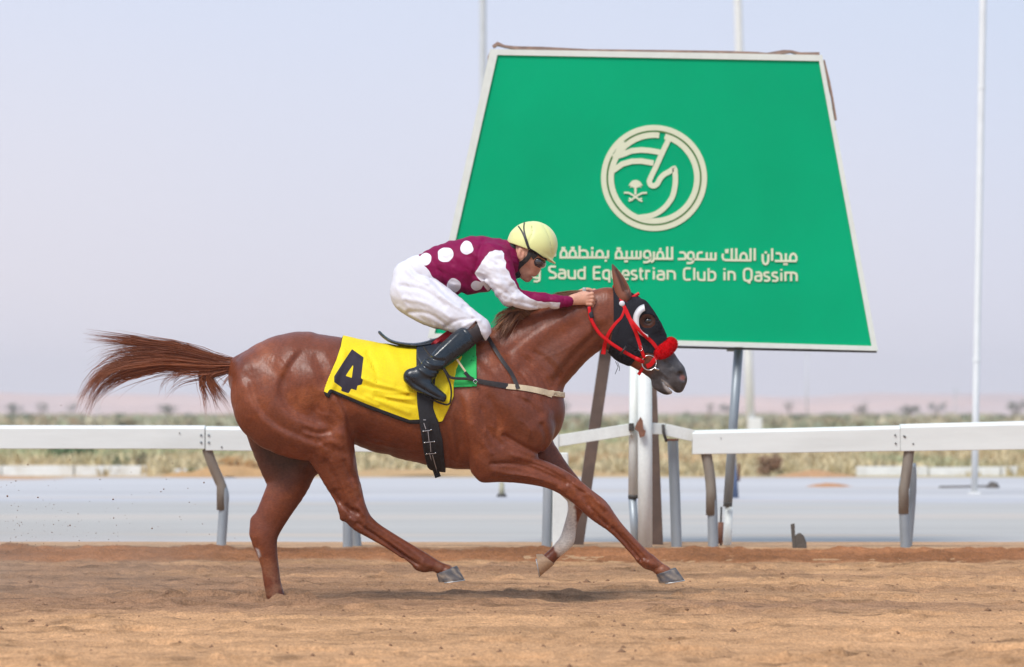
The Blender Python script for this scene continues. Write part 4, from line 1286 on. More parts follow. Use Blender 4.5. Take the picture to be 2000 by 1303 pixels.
H.relief([
    ([(960, 905), (1010, 905), (1060, 922), (1105, 944)], 4, -4.32), ([(965, 920), (1015, 927), (1060, 938), (1100, 955)], 5, 2.70), ([(1000, 936), (1040, 936), (1085, 950)], 3.5, -2.97),
    ([(1000, 888), (1050, 903), (1100, 925)], 5, 2.70), ([(1130, 960), (1150, 985)], 4, -2.97), ([(1150, 965), (1178, 990)], 5, 2.70), ([(1160, 1005), (1185, 1022)], 4, -2.70),
    ([(1196, 1030), (1225, 1062), (1250, 1092)], 2.8, -4.59), ([(1212, 1030), (1240, 1062), (1262, 1085)], 4, 1.62), ([(1190, 1035), (1218, 1066), (1244, 1092)], 3, 2.16),
    ([(985, 925), (1030, 930), (1075, 945), (1120, 975)], 2.4, 2.16), ([(1010, 898), (1060, 912), (1100, 935), (1140, 962)], 2.6, -2.43), ([(1120, 945), (1150, 962), (1172, 985)], 3.4, 2.70), ([(1172, 980), (1190, 1000), (1205, 1024)], 4, 2.43), ([(1146, 985), (1168, 1006), (1186, 1026)], 2.8, -2.97), ([(1215, 1042), (1245, 1075), (1262, 1092)], 2.4, -2.16),
    ([(650, 900), (672, 950), (690, 990)], 2.6, 2.03), ([(676, 900), (690, 940), (704, 975)], 3, -2.70), ([(680, 985), (690, 1005), (708, 1022)], 3.4, -2.97), ([(720, 1030), (760, 1056), (806, 1088)], 2.4, 1.89),
    ([(655, 960), (672, 985), (700, 1000)], 5, -5.40), ([(640, 900), (660, 940), (668, 975)], 6, -4.05), ([(690, 940), (700, 975), (714, 1000)], 6, 2.70), ([(688, 1012), (712, 1026)], 5, 3.24), ([(700, 988), (716, 1008)], 4, 3.24),
    ([(700, 1020), (745, 1050), (790, 1082), (818, 1100)], 3, -5.13), ([(715, 1014), (760, 1042), (805, 1072), (830, 1092)], 4, 1.89), ([(696, 1030), (740, 1058), (785, 1087)], 3, 2.16),
    ([(1256, 1094), (1272, 1102)], 4, 2.16), ([(826, 1098), (842, 1104)], 5, 2.16), ([(1275, 1112), (1290, 1104)], 3, -1.89), ([(858, 1122), (872, 1104)], 3, -1.89),
], -1)
H.relief([
    ([(512, 1040), (516, 1060), (524, 1070)], 4, -2.70), ([(528, 1046), (534, 1062)], 5, 2.97), ([(524, 1090), (534, 1140), (542, 1180)], 2.6, -3.78), ([(512, 1080), (524, 1140), (530, 1180)], 3, -2.16), ([(560, 930), (545, 980), (520, 1020)], 5, -4.05), ([(540, 940), (520, 990), (506, 1020)], 5, 2.70),
    ([(1118, 985), (1112, 1030), (1106, 1052)], 3, -2.70),
], -1)
horse = thing('horse', (px2w(np.array([[760, 0, 1175.]]))[0][0], D0, 0.0), 'chestnut racehorse at full gallop on the sand with number 4 cloth', 'horse')

SOCK = [(1098, 962), (1116, 966), (1124, 985), (1130, 1062), (1112, 1078), (1098, 1092), (1085, 1078), (1080, 1060), (1096, 1000)]
STAR = [(498, 1072), (504, 1074), (508, 1086), (504, 1090)]
LIP = [(1292, 742), (1301, 747), (1316, 762), (1312, 772), (1303, 765), (1296, 756)]


def horse_col(V):
    x, y, z = V[:, 0], V[:, 1], V[:, 2]
    p = np.stack([x * .01 + y * .004, z * .01 + y * .003], 1)
    n = fbm(p, 1.6, 4, 70); n2 = fbm(p, 9, 3, 71)
    base = np.array([.198, .052, .021]); dark = np.array([.100, .027, .013]); gold = np.array([.33, .105, .040])
    c = np.tile(base, (len(V), 1))
    w = np.clip(.22 + .34 * n, 0, 1)[:, None]; c = c * (1 - w) + dark * w
    w = np.clip(-.12 - .4 * n + .15 * n2, 0, .5)[:, None]; c = c * (1 - w) + gold * w
    # paler, dustier inside of the thighs and lower legs
    c = c * (1 + .06 * n2[:, None])
    # dark thin haired skin inside the far thigh, with its shade painted in too
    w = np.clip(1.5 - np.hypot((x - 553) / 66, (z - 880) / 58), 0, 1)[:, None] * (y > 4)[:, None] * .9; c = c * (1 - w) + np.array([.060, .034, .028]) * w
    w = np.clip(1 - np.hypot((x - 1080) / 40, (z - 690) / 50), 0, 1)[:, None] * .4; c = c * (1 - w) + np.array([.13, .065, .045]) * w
    # slightly darker cannons
    leg = np.clip((z - 990) / 60, 0, 1)[:, None]; c = c * (1 - leg * .12)
    # grey brown muzzle
    d = np.hypot(x - 1318, z - 745)
    w = np.clip((74 - d) / 28 + .25 * n2, 0, 1)[:, None]; c = c * (1 - w) + np.array([.068, .063, .066]) * (1 + .4 * n2[:, None]) * w
    # dark skin round the eye
    d = np.hypot((x - 1265) / 1.15, z - 627); w = np.clip((15 - d) / 5, 0, 1)[:, None]; c = c * (1 - w * .85) + np.array([.035, .018, .014]) * w * .85
    # pink inside of the nostril
    d = np.hypot(x - 1332, z - 738); w = np.clip((7 - d) / 4, 0, 1)[:, None] * (np.abs(y) < 17)[:, None] * (np.abs(y) > 8)[:, None]
    c = c * (1 - w * .6) + np.array([.42, .16, .14]) * w * .6
    # dusty sand on the lower legs
    w = np.clip((z - 1075) / 90, 0, 1)[:, None] * .4 * np.clip(.5 + n2, 0, 1)[:, None]; c = c * (1 - w) + np.array([.36, .20, .11]) * w
    # sock
    sd = poly_sd(x[:, None], z[:, None], SOCK)[:, 0] + 3 * n2
    w = np.clip(.5 - sd / 5, 0, 1)[:, None] * (y > 10)[:, None]
    w2 = np.clip((z - 1050) / 30, 0, 1)[:, None] * np.clip((1105 - x) / 15, 0, 1)[:, None]
    c = c * (1 - w) + (np.array([.66, .62, .56]) * (1 - w2 * .55) + np.array([.40, .22, .12]) * w2 * .55) * w
    # small white marks
    for poly, sg_ in ((STAR, 1), (LIP, 0)):
        sd = poly_sd(x[:, None], z[:, None], poly)[:, 0]
        w = np.clip(.5 - sd / 4, 0, 1)[:, None] * (((y * sg_) > 0) | (sg_ == 0))[:, None] * .75
        c = c * (1 - w) + np.array([.55, .52, .50]) * w
    return c


m_coat = mat('chestnut_coat', (0, 0, 0), rough=.39, rvar=.06, attr='col', noise=.08, nscale=22, bump=.5, bscale=75, bdist=.004, spec=.34, grain=(150, .20, (.5, 1, 1)), sheen=.0, stretch=(1, 1, .45), detail=8)
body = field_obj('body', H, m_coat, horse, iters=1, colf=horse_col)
# tree for laying straps on the skin
_me = body.data
_off = np.array(horse.location)
_co = np.empty(len(_me.vertices) * 3, np.float32); _me.vertices.foreach_get('co', _co); _co = _co.reshape(-1, 3) + _off
_lp = np.empty(len(_me.loops), np.int32); _me.loops.foreach_get('vertex_index', _lp)
BVH = BVHTree.FromPolygons([tuple(v) for v in _co.tolist()], _lp.reshape(-1, 4).tolist())


def W(x, z, y=0.0):
    return Vector(((x - 1000) / 400, D0 + y / 400, EYE + (HOR - z) / 400))


def skin_y(x, z, side=-1, bvh=None):
    """depth of the skin (px) seen from the given side at picture point x, z"""
    p = W(x, z)
    o = Vector((p.x, D0 + side * 1.0, p.z))
    hit = (bvh or BVH).ray_cast(o, Vector((0, -side, 0)))
    if hit[0] is None: return None
    return (hit[0].y - D0) * 400


def strap(pts, w, name, m, parent, side=-1, t=1.6, lift=0.6, step=4.0, fixed=None, bvh=None, edge_drop=0):
    q = catmull(pts, 6)
    # resample
    d = np.concatenate([[0], np.cumsum(np.hypot(*np.diff(q, axis=0).T))])
    n = max(3, int(d[-1] / step) + 1)
    u = np.linspace(0, d[-1], n)
    X = np.interp(u, d, q[:, 0]); Z = np.interp(u, d, q[:, 1])
    ww = np.interp(u, [0, d[-1]], w if isinstance(w, (tuple, list)) else (w, w))
    V = []; 
    ys = []
    T = []
    for i in range(n):
        a = max(i - 1, 0); b = min(i + 1, n - 1)
        tx, tz = X[b] - X[a], Z[b] - Z[a]; L = math.hypot(tx, tz); tx /= L; tz /= L
        row = []
        for e in (-.5, 0, .5):
            x, z = X[i] - tz * e * ww[i], Z[i] + tx * e * ww[i]
            y = skin_y(x, z, side, bvh)
            row.append((x, z, y))
        T.append(row)
    Y = np.array([[r[2] if r[2] is not None else np.nan for r in row] for row in T], float)
    if fixed is not None: Y[:] = fixed
    for k in range(3):
        c = Y[:, k]; ok = ~np.isnan(c)
        if ok.any(): Y[:, k] = np.interp(np.arange(n), np.arange(n)[ok], c[ok])
    if np.isnan(Y).any():
        Y = np.where(np.isnan(Y), np.nanmean(Y) if not np.isnan(Y).all() else side * 20, Y)
    out = side * np.maximum.reduce([side * Y[:, 0], side * Y[:, 1], side * Y[:, 2]])
    Y = Y * .55 + out[:, None] * .45
    for _ in range(2):
        Y[1:-1] = .25 * Y[:-2] + .5 * Y[1:-1] + .25 * Y[2:]
    for i in range(n):
        for k in range(3):
            x, z, _ = T[i][k]
            V.append(W(x, z, Y[i, k] + side * lift))
    for i in range(n):
        for k in range(3):
            x, z, _ = T[i][k]
            V.append(W(x, z, Y[i, k] + side * (lift + t * (1 if k == 1 else .8))))
    N = n * 3
    F = []
    for i in range(n - 1):
        for k in range(2):
            a = i * 3 + k
            F += [(a, a + 1, a + 4, a + 3), (N + a, N + a + 3, N + a + 4, N + a + 1)]
        F += [(i * 3, i * 3 + 3, N + i * 3 + 3, N + i * 3), (i * 3 + 2, N + i * 3 + 2, N + i * 3 + 5, i * 3 + 5)]
    F += [(0, N, N + 1, 1), (1, N + 1, N + 2, 2), (N - 3, N - 2, 2 * N - 2, 2 * N - 3), (N - 2, N - 1, 2 * N - 1, 2 * N - 2)]
    if side > 0: F = [f[::-1] for f in F]
    mb = MB(); mb.add(V, F)
    return mb.build(name, m, parent, smooth='sharp')


# ears
m_ear = mat('chestnut_ear', (0, 0, 0), rough=.6, attr='col', noise=.1, nscale=40)
def ear(yc, dx, dz, tilt):
    g = Field((1175, yc - 26, 500), (1250, yc + 26, 600), 1.3)
    g.sweep([(1218 + dx, 578 + dz, 15, yc, 11), (1213 + dx, 562 + dz, 14.5, yc, 10), (1207 + dx, 545 + dz, 11, yc, 8), (1201 + dx, 530 + dz, 6.5, yc, 5), (1196 + dx, 518 + dz, 1.8, yc, 2)], 4)
    g.sweep([(1221 + dx, 566 + dz, 6.5, yc - 9, 7), (1214 + dx, 548 + dz, 5, yc - 8, 6), (1204 + dx, 530 + dz, 2.4, yc - 6, 4)], 3, sub_=True)
    def c(V):
        d = np.abs((V[:, 0] - (1221 + dx)) * .85 + (V[:, 2] - 566 - dz) * -.42)
        inn = np.clip(1 - d / 7, 0, 1)[:, None] * (V[:, 1] < yc - 1)[:, None]
        return np.array([.20, .066, .034]) * (1 - inn * .75) + np.array([.03, .016, .012]) * inn * .75
    return field_obj('ear', g, m_ear, horse, 1, colf=c)
ear(-17, 0, 0, 0)
ear(17, 3, 3, 0)

# eyes
m_eye = mat('dark_eye', (.012, .008, .006), rough=.06, coat=1.0)
for s in (-1, 1):
    mb = MB(); c = W(1265, 627.5, (skin_y(1265, 627, s) or s * 23) - s * 1.0)
    n = 14; V = []; F = []
    for i in range(9):
        th = math.pi * i / 8
        for k in range(n):
            ph = 2 * math.pi * k / n
            V.append(c + Vector((math.sin(th) * math.cos(ph) * 8.6, s * math.cos(th) * 6.0, math.sin(th) * math.sin(ph) * 6.4)) / 400)
    for i in range(8):
        for k in range(n): F.append((i * n + k, (i + 1) * n + k, (i + 1) * n + (k + 1) % n, i * n + (k + 1) % n))
    mb.add(V, F); mb.build('eye', m_eye, horse, smooth=True)

# hooves
def hoof_col(V):
    n = vnoise(np.stack([V[:, 0] * .2 + V[:, 1] * .05, V[:, 2] * .06], 1), 1, 3)[:, None]; n2 = vnoise(V[:, [0, 2]] * .35, 1, 9)[:, None]
    c = np.array([.080, .076, .082]) * (1 + .5 * n)
    w = np.clip(n2 * 1.1, 0, .8); return c * (1 - w) + np.array([.38, .30, .22]) * w
m_hoof = mat('dusty_hoof', (0, 0, 0), rough=.55, attr='col', noise=.2, nscale=40)
m_shoe = mat('worn_racing_plate', (.55, .55, .55), rough=.35, metal=.7)


def hoof(top, bottom, yc, w, shoe=True, col=None):
    """top, bottom: two picture points each (heel side, toe side)"""
    (hx, hz), (tx, tz) = top; (bx, bz), (ex, ez) = bottom
    rings = []
    n = 20
    def ring(h, t, wd, flat=1.0):
        cx, cz = (h[0] + t[0]) / 2, (h[1] + t[1]) / 2; rx, rz = (t[0] - h[0]) / 2, (t[1] - h[1]) / 2
        out = []
        for k in range(n):
            a = 2 * math.pi * k / n
            ca, sa = math.cos(a), math.sin(a)
            squash = 1.0 if ca > 0 else .82
            wob = .85 if ca < -.6 else 1
            out.append((cx + rx * ca, cz + rz * ca, yc + wd * sa * wob))
        return out
    R = []
    for q in (0, .12, .4, .75, 1.0):
        h = (hx + (bx - hx) * q, hz + (bz - hz) * q); t = (tx + (ex - tx) * q, tz + (ez - tz) * q)
        f = w * (.82 + .18 * q) * (1.04 if q == .12 else 1)
        R.append(ring(h, t, f))
    V = [v for r_ in R for v in r_]
    cb = np.mean(np.array(R[-1]), 0); ct = np.mean(np.array(R[0]), 0)
    nrm = cb - ct; nrm = nrm / np.linalg.norm(nrm)
    V += [tuple(cb - nrm * 3), tuple(ct)]
    F = []
    for i in range(4):
        for k in range(n): F.append((i * n + k, i * n + (k + 1) % n, (i + 1) * n + (k + 1) % n, (i + 1) * n + k))
    bot = len(V) - 2
    for k in range(n): F.append((4 * n + k, 4 * n + (k + 1) % n, bot)); F.append(((k + 1) % n, k, bot + 1))
    Vn = np.array([(v[0], v[2], v[1]) for v in V])
    mb = MB(); mb.add([W(v[0], v[1], v[2]) for v in V], F)
    cc = hoof_col(Vn) if col is None else np.tile(np.array(col), (len(Vn), 1))
    mb.C = [tuple(c) for c in cc]
    o = mb.build('hoof', m_hoof, horse, smooth=True)
    md = o.modifiers.new('b', 'BEVEL'); md.width = .002; md.segments = 2; md.limit_method = 'ANGLE'; md.angle_limit = math.radians(40)
    if shoe:
        r0 = [v for k, v in enumerate(R[-1]) if True]
        pts = [W(*(np.array([v[0], v[1], v[2]]) + np.array([nrm[0], nrm[1], nrm[2]]) * 1.2)) for k, v in enumerate(r0) if not (8 <= k <= 12)]
        k0 = [i for i in range(n) if not (8 <= i <= 12)]
        k0 = [i for i in range(13, 20)] + [i for i in range(0, 8)]
        pts = [W(r0[i][0] * .97 + cb[0] * .03 + nrm[0] * 1.3, r0[i][1] * .97 + cb[1] * .03 + nrm[1] * 1.3, r0[i][2] * .97 + cb[2] * .03) for i in k0]
        mb = MB(); mb.tube(pts, .0042, n=6, up=Vector((nrm[0], 0, -nrm[1])), ry=.003)
        mb.build('shoe', m_shoe, o, smooth=True)
    return o


hoof(((1280, 1120), (1318, 1107)), ((1286, 1138), (1335, 1131)), -39, 21)
hoof(((853, 1119), (893, 1103)), ((858, 1136), (908, 1130)), -46, 21)
hoof(((1060, 1084), (1084, 1103)), ((1047, 1084), (1055, 1128)), 41, 18, col=(.42, .27, .16))


# strands of mane and tail
m_hair = mat('chestnut_hair', (0, 0, 0), rough=.5, attr='col', spec=.4)
HG = np.random.default_rng(5)


def strands(name, guides, m, parent, segs=12, rad=.0011, cols=((.13, .032, .014), (.44, .145, .058)), kind=None):
    """guides: (points, n, spread at root, spread at tip, depth spread, curl)"""
    VV = []; FF = []; CC = []; base = 0
    for pts, n, s0, s1, sd, curl in guides:
        q = catmull(pts, 4)
        d = np.concatenate([[0], np.cumsum(np.hypot(*np.diff(q[:, :2], axis=0).T))]); d /= d[-1]
        dep = q[:, 2] if q.shape[1] > 2 else np.zeros(len(q))
        nl = max(3, n // 11)
        LA = HG.normal(0, 1, (nl, 2)); LB = HG.normal(0, 1, (nl, 2)); LY = HG.normal(0, 1, (nl, 2)); LE = HG.uniform(.66, 1.0, nl); LC = HG.random(nl)
        for _ in range(n):
            li = HG.integers(0, nl)
            end = min(1.0, LE[li] + HG.normal(0, .035)); st = HG.uniform(0, .06)
            if HG.random() < .12: end = HG.uniform(.8, 1.0)
            u = np.linspace(st, end, segs)
            X = np.interp(u, d, q[:, 0]); Z = np.interp(u, d, q[:, 1]); Yd = np.interp(u, d, dep)
            fly = 1.0 if HG.random() < .12 else .26
            a = LA[li] * .95 + HG.normal(0, 1, 2) * fly; b = LB[li] * .95 + HG.normal(0, 1, 2) * fly; yy = LY[li] * .9 + HG.normal(0, 1, 2) * .4
            uu = (u - st)
            spr = (s0 + (s1 - s0) * uu) * (.55 + .45 * np.clip(uu * 3, 0, 1))
            X = X + a[0] * .35 * spr + curl * np.sin(uu * 5 + b[0] * 2) * uu * 1.0
            Z = Z + a[1] * .5 * spr + b[1] * s1 * .35 * uu ** 2 + curl * np.sin(uu * 4 + b[0]) * uu
            Yd = Yd + yy[0] * sd * (.35 + .65 * uu) + yy[1] * sd * .4 * uu ** 2
            w = rad * HG.uniform(.6, 1.25) * np.clip((1 - (u - st) / (end - st)) * 3.2, .12, 1)
            c = np.array(cols[0]) + (np.array(cols[1]) - np.array(cols[0])) * (.6 * LC[li] + .4 * HG.random())
            P_ = np.stack([(X - 1000) / 400, D0 + Yd / 400, EYE + (HOR - Z) / 400], 1)
            T_ = np.gradient(P_, axis=0); T_ /= np.linalg.norm(T_, axis=1)[:, None] + 1e-9
            U_v = np.cross(T_, np.array([0.1, 1, 0.05])); U_v /= np.linalg.norm(U_v, axis=1)[:, None] + 1e-9
            V_v = np.cross(T_, U_v)
            ring = np.stack([P_ + U_v * w[:, None] * math.cos(k * 2.094) + V_v * w[:, None] * math.sin(k * 2.094) for k in range(3)], 1)
            VV.append(ring.reshape(-1, 3)); CC.append(np.tile(c, (segs * 3, 1)))
            i = np.arange(segs - 1)[:, None] * 3; k = np.arange(3)[None, :]
            f = np.stack([i + k, i + (k + 1) % 3, i + 3 + (k + 1) % 3, i + 3 + k], -1).reshape(-1, 4) + base
            FF.append(f); base += segs * 3
    me = np_mesh(name, np.concatenate(VV), np.concatenate(FF), {'col': np.concatenate(CC)})
    return link_mesh(name, me, m, parent)


R0 = (474, 708)
strands('tail', [
    ([(478, 706), (440, 704), (400, 694), (350, 680), (300, 674), (250, 667), (205, 664), (165, 661)], 320, 7, 15, 9, 2),
    ([(478, 708), (430, 707), (380, 699), (320, 690), (270, 688), (225, 694), (185, 706), (158, 730)], 150, 6, 36, 12, 5),
    ([(478, 710), (430, 712), (380, 708), (330, 703), (280, 706), (240, 712), (205, 728), (180, 755), (163, 800)], 440, 8, 26, 12, 2.5),
    ([(478, 714), (430, 718), (380, 714), (330, 708), (280, 715), (235, 726), (200, 745), (172, 775), (158, 795)], 260, 5, 26, 10, 4),
    ([(478, 712), (440, 712), (400, 705), (350, 696), (300, 690), (265, 688), (235, 692), (200, 700)], 340, 9, 26, 10, 2),
    ([(474, 714), (430, 722), (405, 728), (410, 745), (425, 768), (440, 790), (448, 805)], 110, 5, 26, 10, 6),
    ([(474, 714), (430, 722), (398, 726), (395, 742), (406, 765), (414, 790), (420, 806)], 100, 5, 26, 10, 6),
    ([(474, 712), (420, 720), (380, 718), (355, 722), (335, 735), (318, 745)], 80, 8, 24, 10, 6),
    ([(474, 712), (420, 718), (370, 716), (345, 722), (328, 742), (325, 760)], 70, 8, 26, 10, 6),
    ([(474, 712), (400, 712), (320, 710), (270, 722), (235, 740), (212, 765), (208, 785)], 26, 8, 30, 10, 5),
    ([(474, 714), (455, 722), (440, 728), (428, 738)], 60, 6, 12, 8, 3),
    ([(474, 710), (455, 712), (425, 712), (395, 706), (370, 704)], 300, 9, 22, 11, 1),
], m_hair, horse, rad=.0013)
# fleshy dock under the hair
g = Field((395, -26, 685), (485, 26, 735), 1.6)
g.sweep([(484, 710, 13, 0, 13), (460, 712, 11, 0, 11), (430, 710, 10, 0, 9), (402, 705, 5, 0, 5)], 4)
field_obj('dock', g, m_hair, horse, 1, colf=lambda V: np.tile(np.array([.17, .06, .035]), (len(V), 1)))
strands('mane', [
    ([(1006, 628, -12), (992, 622, -26), (980, 632, -36), (971, 646, -42), (966, 660, -46)], 160, 8, 16, 6, 3),
    ([(1024, 622, -14), (1010, 614, -24), (998, 626, -34), (988, 642, -40), (980, 656, -44)], 200, 8, 16, 6, 3),
    ([(1034, 616, -10), (1018, 607, -14), (1002, 609, -18), (984, 616, -18), (968, 628, -20)], 160, 8, 16, 8, 3),
    ([(1060, 606, 0), (1040, 604, -4), (1010, 612, -6), (985, 624, -8)], 180, 6, 12, 8, 2),
    ([(1160, 573, 6), (1140, 571, 8), (1115, 572, 8), (1085, 577, 6), (1060, 586, 2)], 200, 4, 6, 5, 1.5),
    ([(1120, 580, 0), (1095, 582, -2), (1060, 590, -4), (1030, 600, -6)], 140, 5, 7, 5, 2),
    ], m_hair, horse, rad=.0013, segs=9, cols=((.17, .07, .04), (.36, .18, .09)))

# ================================================================== TACK
m_yel = mat('yellow_nylon', (.82, .63, .012), rough=.7, noise=.05, nscale=5, bump=.22, bscale=20, bdist=.006, spec=.25, grain=(110, .06), pattern=[('numeral', (.028, .022, .035)), ('hem', (.02, .018, .02))])
m_greenc = mat('bright_green_cloth', (.02, .50, .11), rough=.7, noise=.06, nscale=12, bump=.15, bscale=60)
m_black = mat('black_elastic_webbing', (.014, .015, .020), rough=.7, noise=.2, nscale=30, bump=.5, bscale=260, bdist=.002)
m_red = mat('red_webbing', (.60, .004, .008), rough=.5, spec=.25, noise=.1, nscale=30, bump=.2, bscale=200, bdist=.002)
m_leather = mat('dark_brown_leather', (.022, .015, .013), rough=.45, noise=.2, nscale=30, bump=.2, bscale=90)
m_cream = mat('cream_elastic', (.64, .53, .36), rough=.8, noise=.08, nscale=30, bump=.3, bscale=200, bdist=.002)
m_steel = mat('polished_steel', (.62, .62, .62), rough=.22, metal=1.0)
m_hood = mat('charcoal_hood_mesh', (.014, .014, .019), rough=.85, noise=.2, nscale=60, bump=.35, bscale=220, bdist=.0015, spec=.25)
m_wplast = mat('white_plastic', (.68, .69, .72), rough=.35)

NUM_O = [(690, 683), (713, 699), (709, 740), (713, 742), (710, 752), (702, 754), (700, 763), (690, 760), (685, 769), (670, 764), (672, 758), (657, 747), (657, 736)]
NUM_I = [(694, 712), (691, 739), (679, 735)]
YEL = [(671, 640), (667, 677), (660, 704), (650, 728), (640, 753), (637, 766), (640, 775), (648, 779), (652, 768), (718, 797), (777, 819), (802, 828), (822, 828), (846, 804), (860, 827), (866, 824), (877, 800), (888, 775), (888, 751), (893, 721), (903, 700), (905, 640)]


def wrinkle(lines):
    def f(g):
        D = np.zeros((g.n[0], g.n[2]), np.float32)
        X = g.ax[0][:, None]; Z = g.ax[2][None, :]
        for pts, w, a in lines:
            D += 1.3 * a * np.exp(-(seg_dist2(X, Z, [tuple(p) for p in catmull(pts, 4)]) / w) ** 2)
        D += .6 * fbm(np.stack(np.broadcast_arrays(X, Z), -1), .03, 2, 55)
        return D[:, None, :].astype(np.float32)
    return f


cloth = thing('saddle_cloth', W(770, 1175), 'yellow saddle cloth with a black number 4 and black piping', 'saddle cloth')
Hc = Field((600, -128, 600), (960, 128, 860), 2.9)
# cloth drapes over the body before muscle relief; smoothed copy of the field
Hs = H.resample((600, -128, 600), (960, 128, 860), 2.9)
for _ in range(2):
    for ax in range(3):
        Hs.F = (np.roll(Hs.F, 1, ax) + 2 * Hs.F + np.roll(Hs.F, -1, ax)) / 4
g = Hs.shell(YEL, 5.0, -1.5, 2.0, extra=wrinkle([
    ([(712, 740), (745, 752), (800, 765)], 4, 2.6), ([(712, 752), (750, 764), (800, 772)], 3.5, -2.2), ([(735, 762), (770, 768), (812, 768)], 3, 2.2),
    ([(720, 775), (760, 790), (800, 806)], 5, 2.0), ([(735, 776), (775, 784), (812, 792)], 3.5, -2.0), ([(760, 776), (790, 780), (812, 780)], 3, 1.8),
    ([(700, 700), (740, 735), (770, 750)], 7, 1.6), ([(760, 680), (780, 720), (800, 760)], 9, 1.4), ([(675, 690), (665, 730), (650, 765)], 6, 2.0), ([(685, 770), (700, 776), (740, 792)], 4, 2.2),
    ([(865, 790), (872, 770), (880, 745)], 4, 2.0), ([(850, 760), (862, 790), (864, 815)], 4, -1.8), ([(720, 690), (735, 720), (740, 745)], 5, -1.6)]))
def cl_num(V):
    x, z = V[:, 0][:, None], V[:, 2][:, None]
    a = poly_sd(x, z, NUM_O)[:, 0]; b = poly_sd(x, z, NUM_I)[:, 0]
    # far side carries its own numeral, mirrored so that it reads from there
    a2 = poly_sd(1370 - x, z, NUM_O)[:, 0]; b2 = poly_sd(1370 - x, z, NUM_I)[:, 0]
    d = np.maximum(a, -b); d2 = np.maximum(a2, -b2)
    return np.where(V[:, 1] < 0, d, d2) / 400
HEM = [[(636, 770), (647, 775), (651, 766), (718, 794), (777, 816), (802, 825), (824, 824)], [(671, 640), (667, 677), (659, 704), (649, 728), (638, 753), (635, 768)], [(860, 826), (867, 824), (879, 800), (889, 775), (889, 751)]]
def cl_hem(V):
    x, z = V[:, 0][:, None], V[:, 2][:, None]
    return (np.minimum.reduce([seg_dist2(x, z, HEM[0])[:, 0] - 5.0, seg_dist2(x, z, HEM[1])[:, 0] - 1.5, seg_dist2(x, z, HEM[2])[:, 0] - 1.8])) / 400
field_obj('cloth', g, m_yel, cloth, 1, attrs={'numeral': cl_num, 'hem': cl_hem})

gp = thing('saddle_pad', W(910, 1175), 'small bright green pad corner showing in front of the rider boot', 'saddle pad')
g = Hs.shell([(860, 640), (929, 640), (931, 680), (933, 756), (884, 758), (870, 700)], 3.6, -1.0, 1.8)
field_obj('pad', g, m_greenc, gp, 1)

gi = thing('girth', W(840, 1175), 'broad black elastic girth strapped over the yellow cloth, buckled under the belly', 'girth')
g = Hs.resample((760, -128, 620), (930, 128, 860), 2.9)
GIR = [(813, 640), (815, 720), (817, 787), (829, 881), (835, 912), (851, 932), (871, 928), (866, 860), (858, 826), (848, 797), (852, 740), (880, 680), (885, 640)]
g2 = H.resample((800, -128, 640), (890, 128, 945), 1.9)
m_ = Field((800, -128, 640), (890, 128, 945), 1.9)
g2s = H.resample((790, -128, 630), (900, 128, 950), 2.9)
for _ in range(2):
    for ax in range(3): g2s.F = (np.roll(g2s.F, 1, ax) + 2 * g2s.F + np.roll(g2s.F, -1, ax)) / 4
g = g2s.shell(GIR, 8.0, -1.0, 1.9)
field_obj('girth_band', g, m_black, gi, 1)
_gb = gi.children[0].data
def bvh_of(o):
    me = o.data
    off = Vector((0, 0, 0)); p = o.parent
    while p is not None: off += p.location; p = p.parent
    co = np.empty(len(me.vertices) * 3, np.float32); me.vertices.foreach_get('co', co); co = co.reshape(-1, 3) + np.array(off)
    return BVHTree.FromPolygons([tuple(v) for v in co.tolist()], [tuple(p.vertices) for p in me.polygons])
GB = bvh_of(gi.children[0])
m_stitch = mat('pale_stitching', (.42, .42, .45), rough=.7)
strap([(834, 822), (838, 850), (846, 900), (854, 926), (856, 932)], (9, 12), 'girth_strap', m_black, gi, bvh=GB, t=2.2)
for q in ([(829, 820), (834, 820)], [(830, 826), (834, 838)], [(828, 842), (844, 840)], [(838, 842), (840, 862)], [(831, 864), (849, 862)], [(842, 864), (843, 882)], [(835, 886), (852, 885)], [(840, 884), (850, 922)], [(846, 888), (855, 924)]):
    strap(q, 1.3, 'stitch_line', m_stitch, gi, bvh=GB, t=.8, lift=3.0, step=3)
for (x, z) in ((829, 842), (844, 839), (831, 864), (850, 862), (835, 886), (852, 884)):
    y = skin_y(x, z, -1, GB)
    if y is None: continue
    mb = MB(); mb.tube([W(x, z, y), W(x, z, y - 4.2)], .004, n=8, up=Vector((0, 0, 1))); mb.build('rivet', m_steel, gi, smooth=True)

sd = thing('saddle', W(830, 1175), 'small dark racing saddle with raised blue black cantle under the rider', 'saddle')
m_sadl = mat('blue_black_saddle_leather', (.016, .024, .038), rough=.4, noise=.15, nscale=15, coat=.15)
g = Field((728, -60, 636), (960, 60, 720), 1.8)
g.sweep([(741, 649, 3, 0, 20), (750, 658, 3.2, 0, 30), (765, 667, 3.4, 0, 38), (790, 673, 4, 0, 42), (820, 675, 6, 0, 42), (860, 667, 9, 0, 36), (900, 655, 10, 0, 26), (925, 648, 9, 0, 18)], 6)
field_obj('seat', g, m_sadl, sd, 1)
g = g2s.resample((800, -128, 640), (900, 128, 760), 2.2).shell([(813, 655), (900, 640), (905, 690), (868, 718), (840, 740), (816, 700)], 11, -2, 2.0)
field_obj('flap', g, m_sadl, sd, 1)
m_redl = mat('red_saddle_lining', (.50, .018, .028), rough=.6, noise=.1)
strap([(846, 677), (862, 664), (884, 648)], (13, 15), 'red_piping', m_redl, sd, bvh=bvh_of(sd.children[1]), t=1.5, lift=1.0)
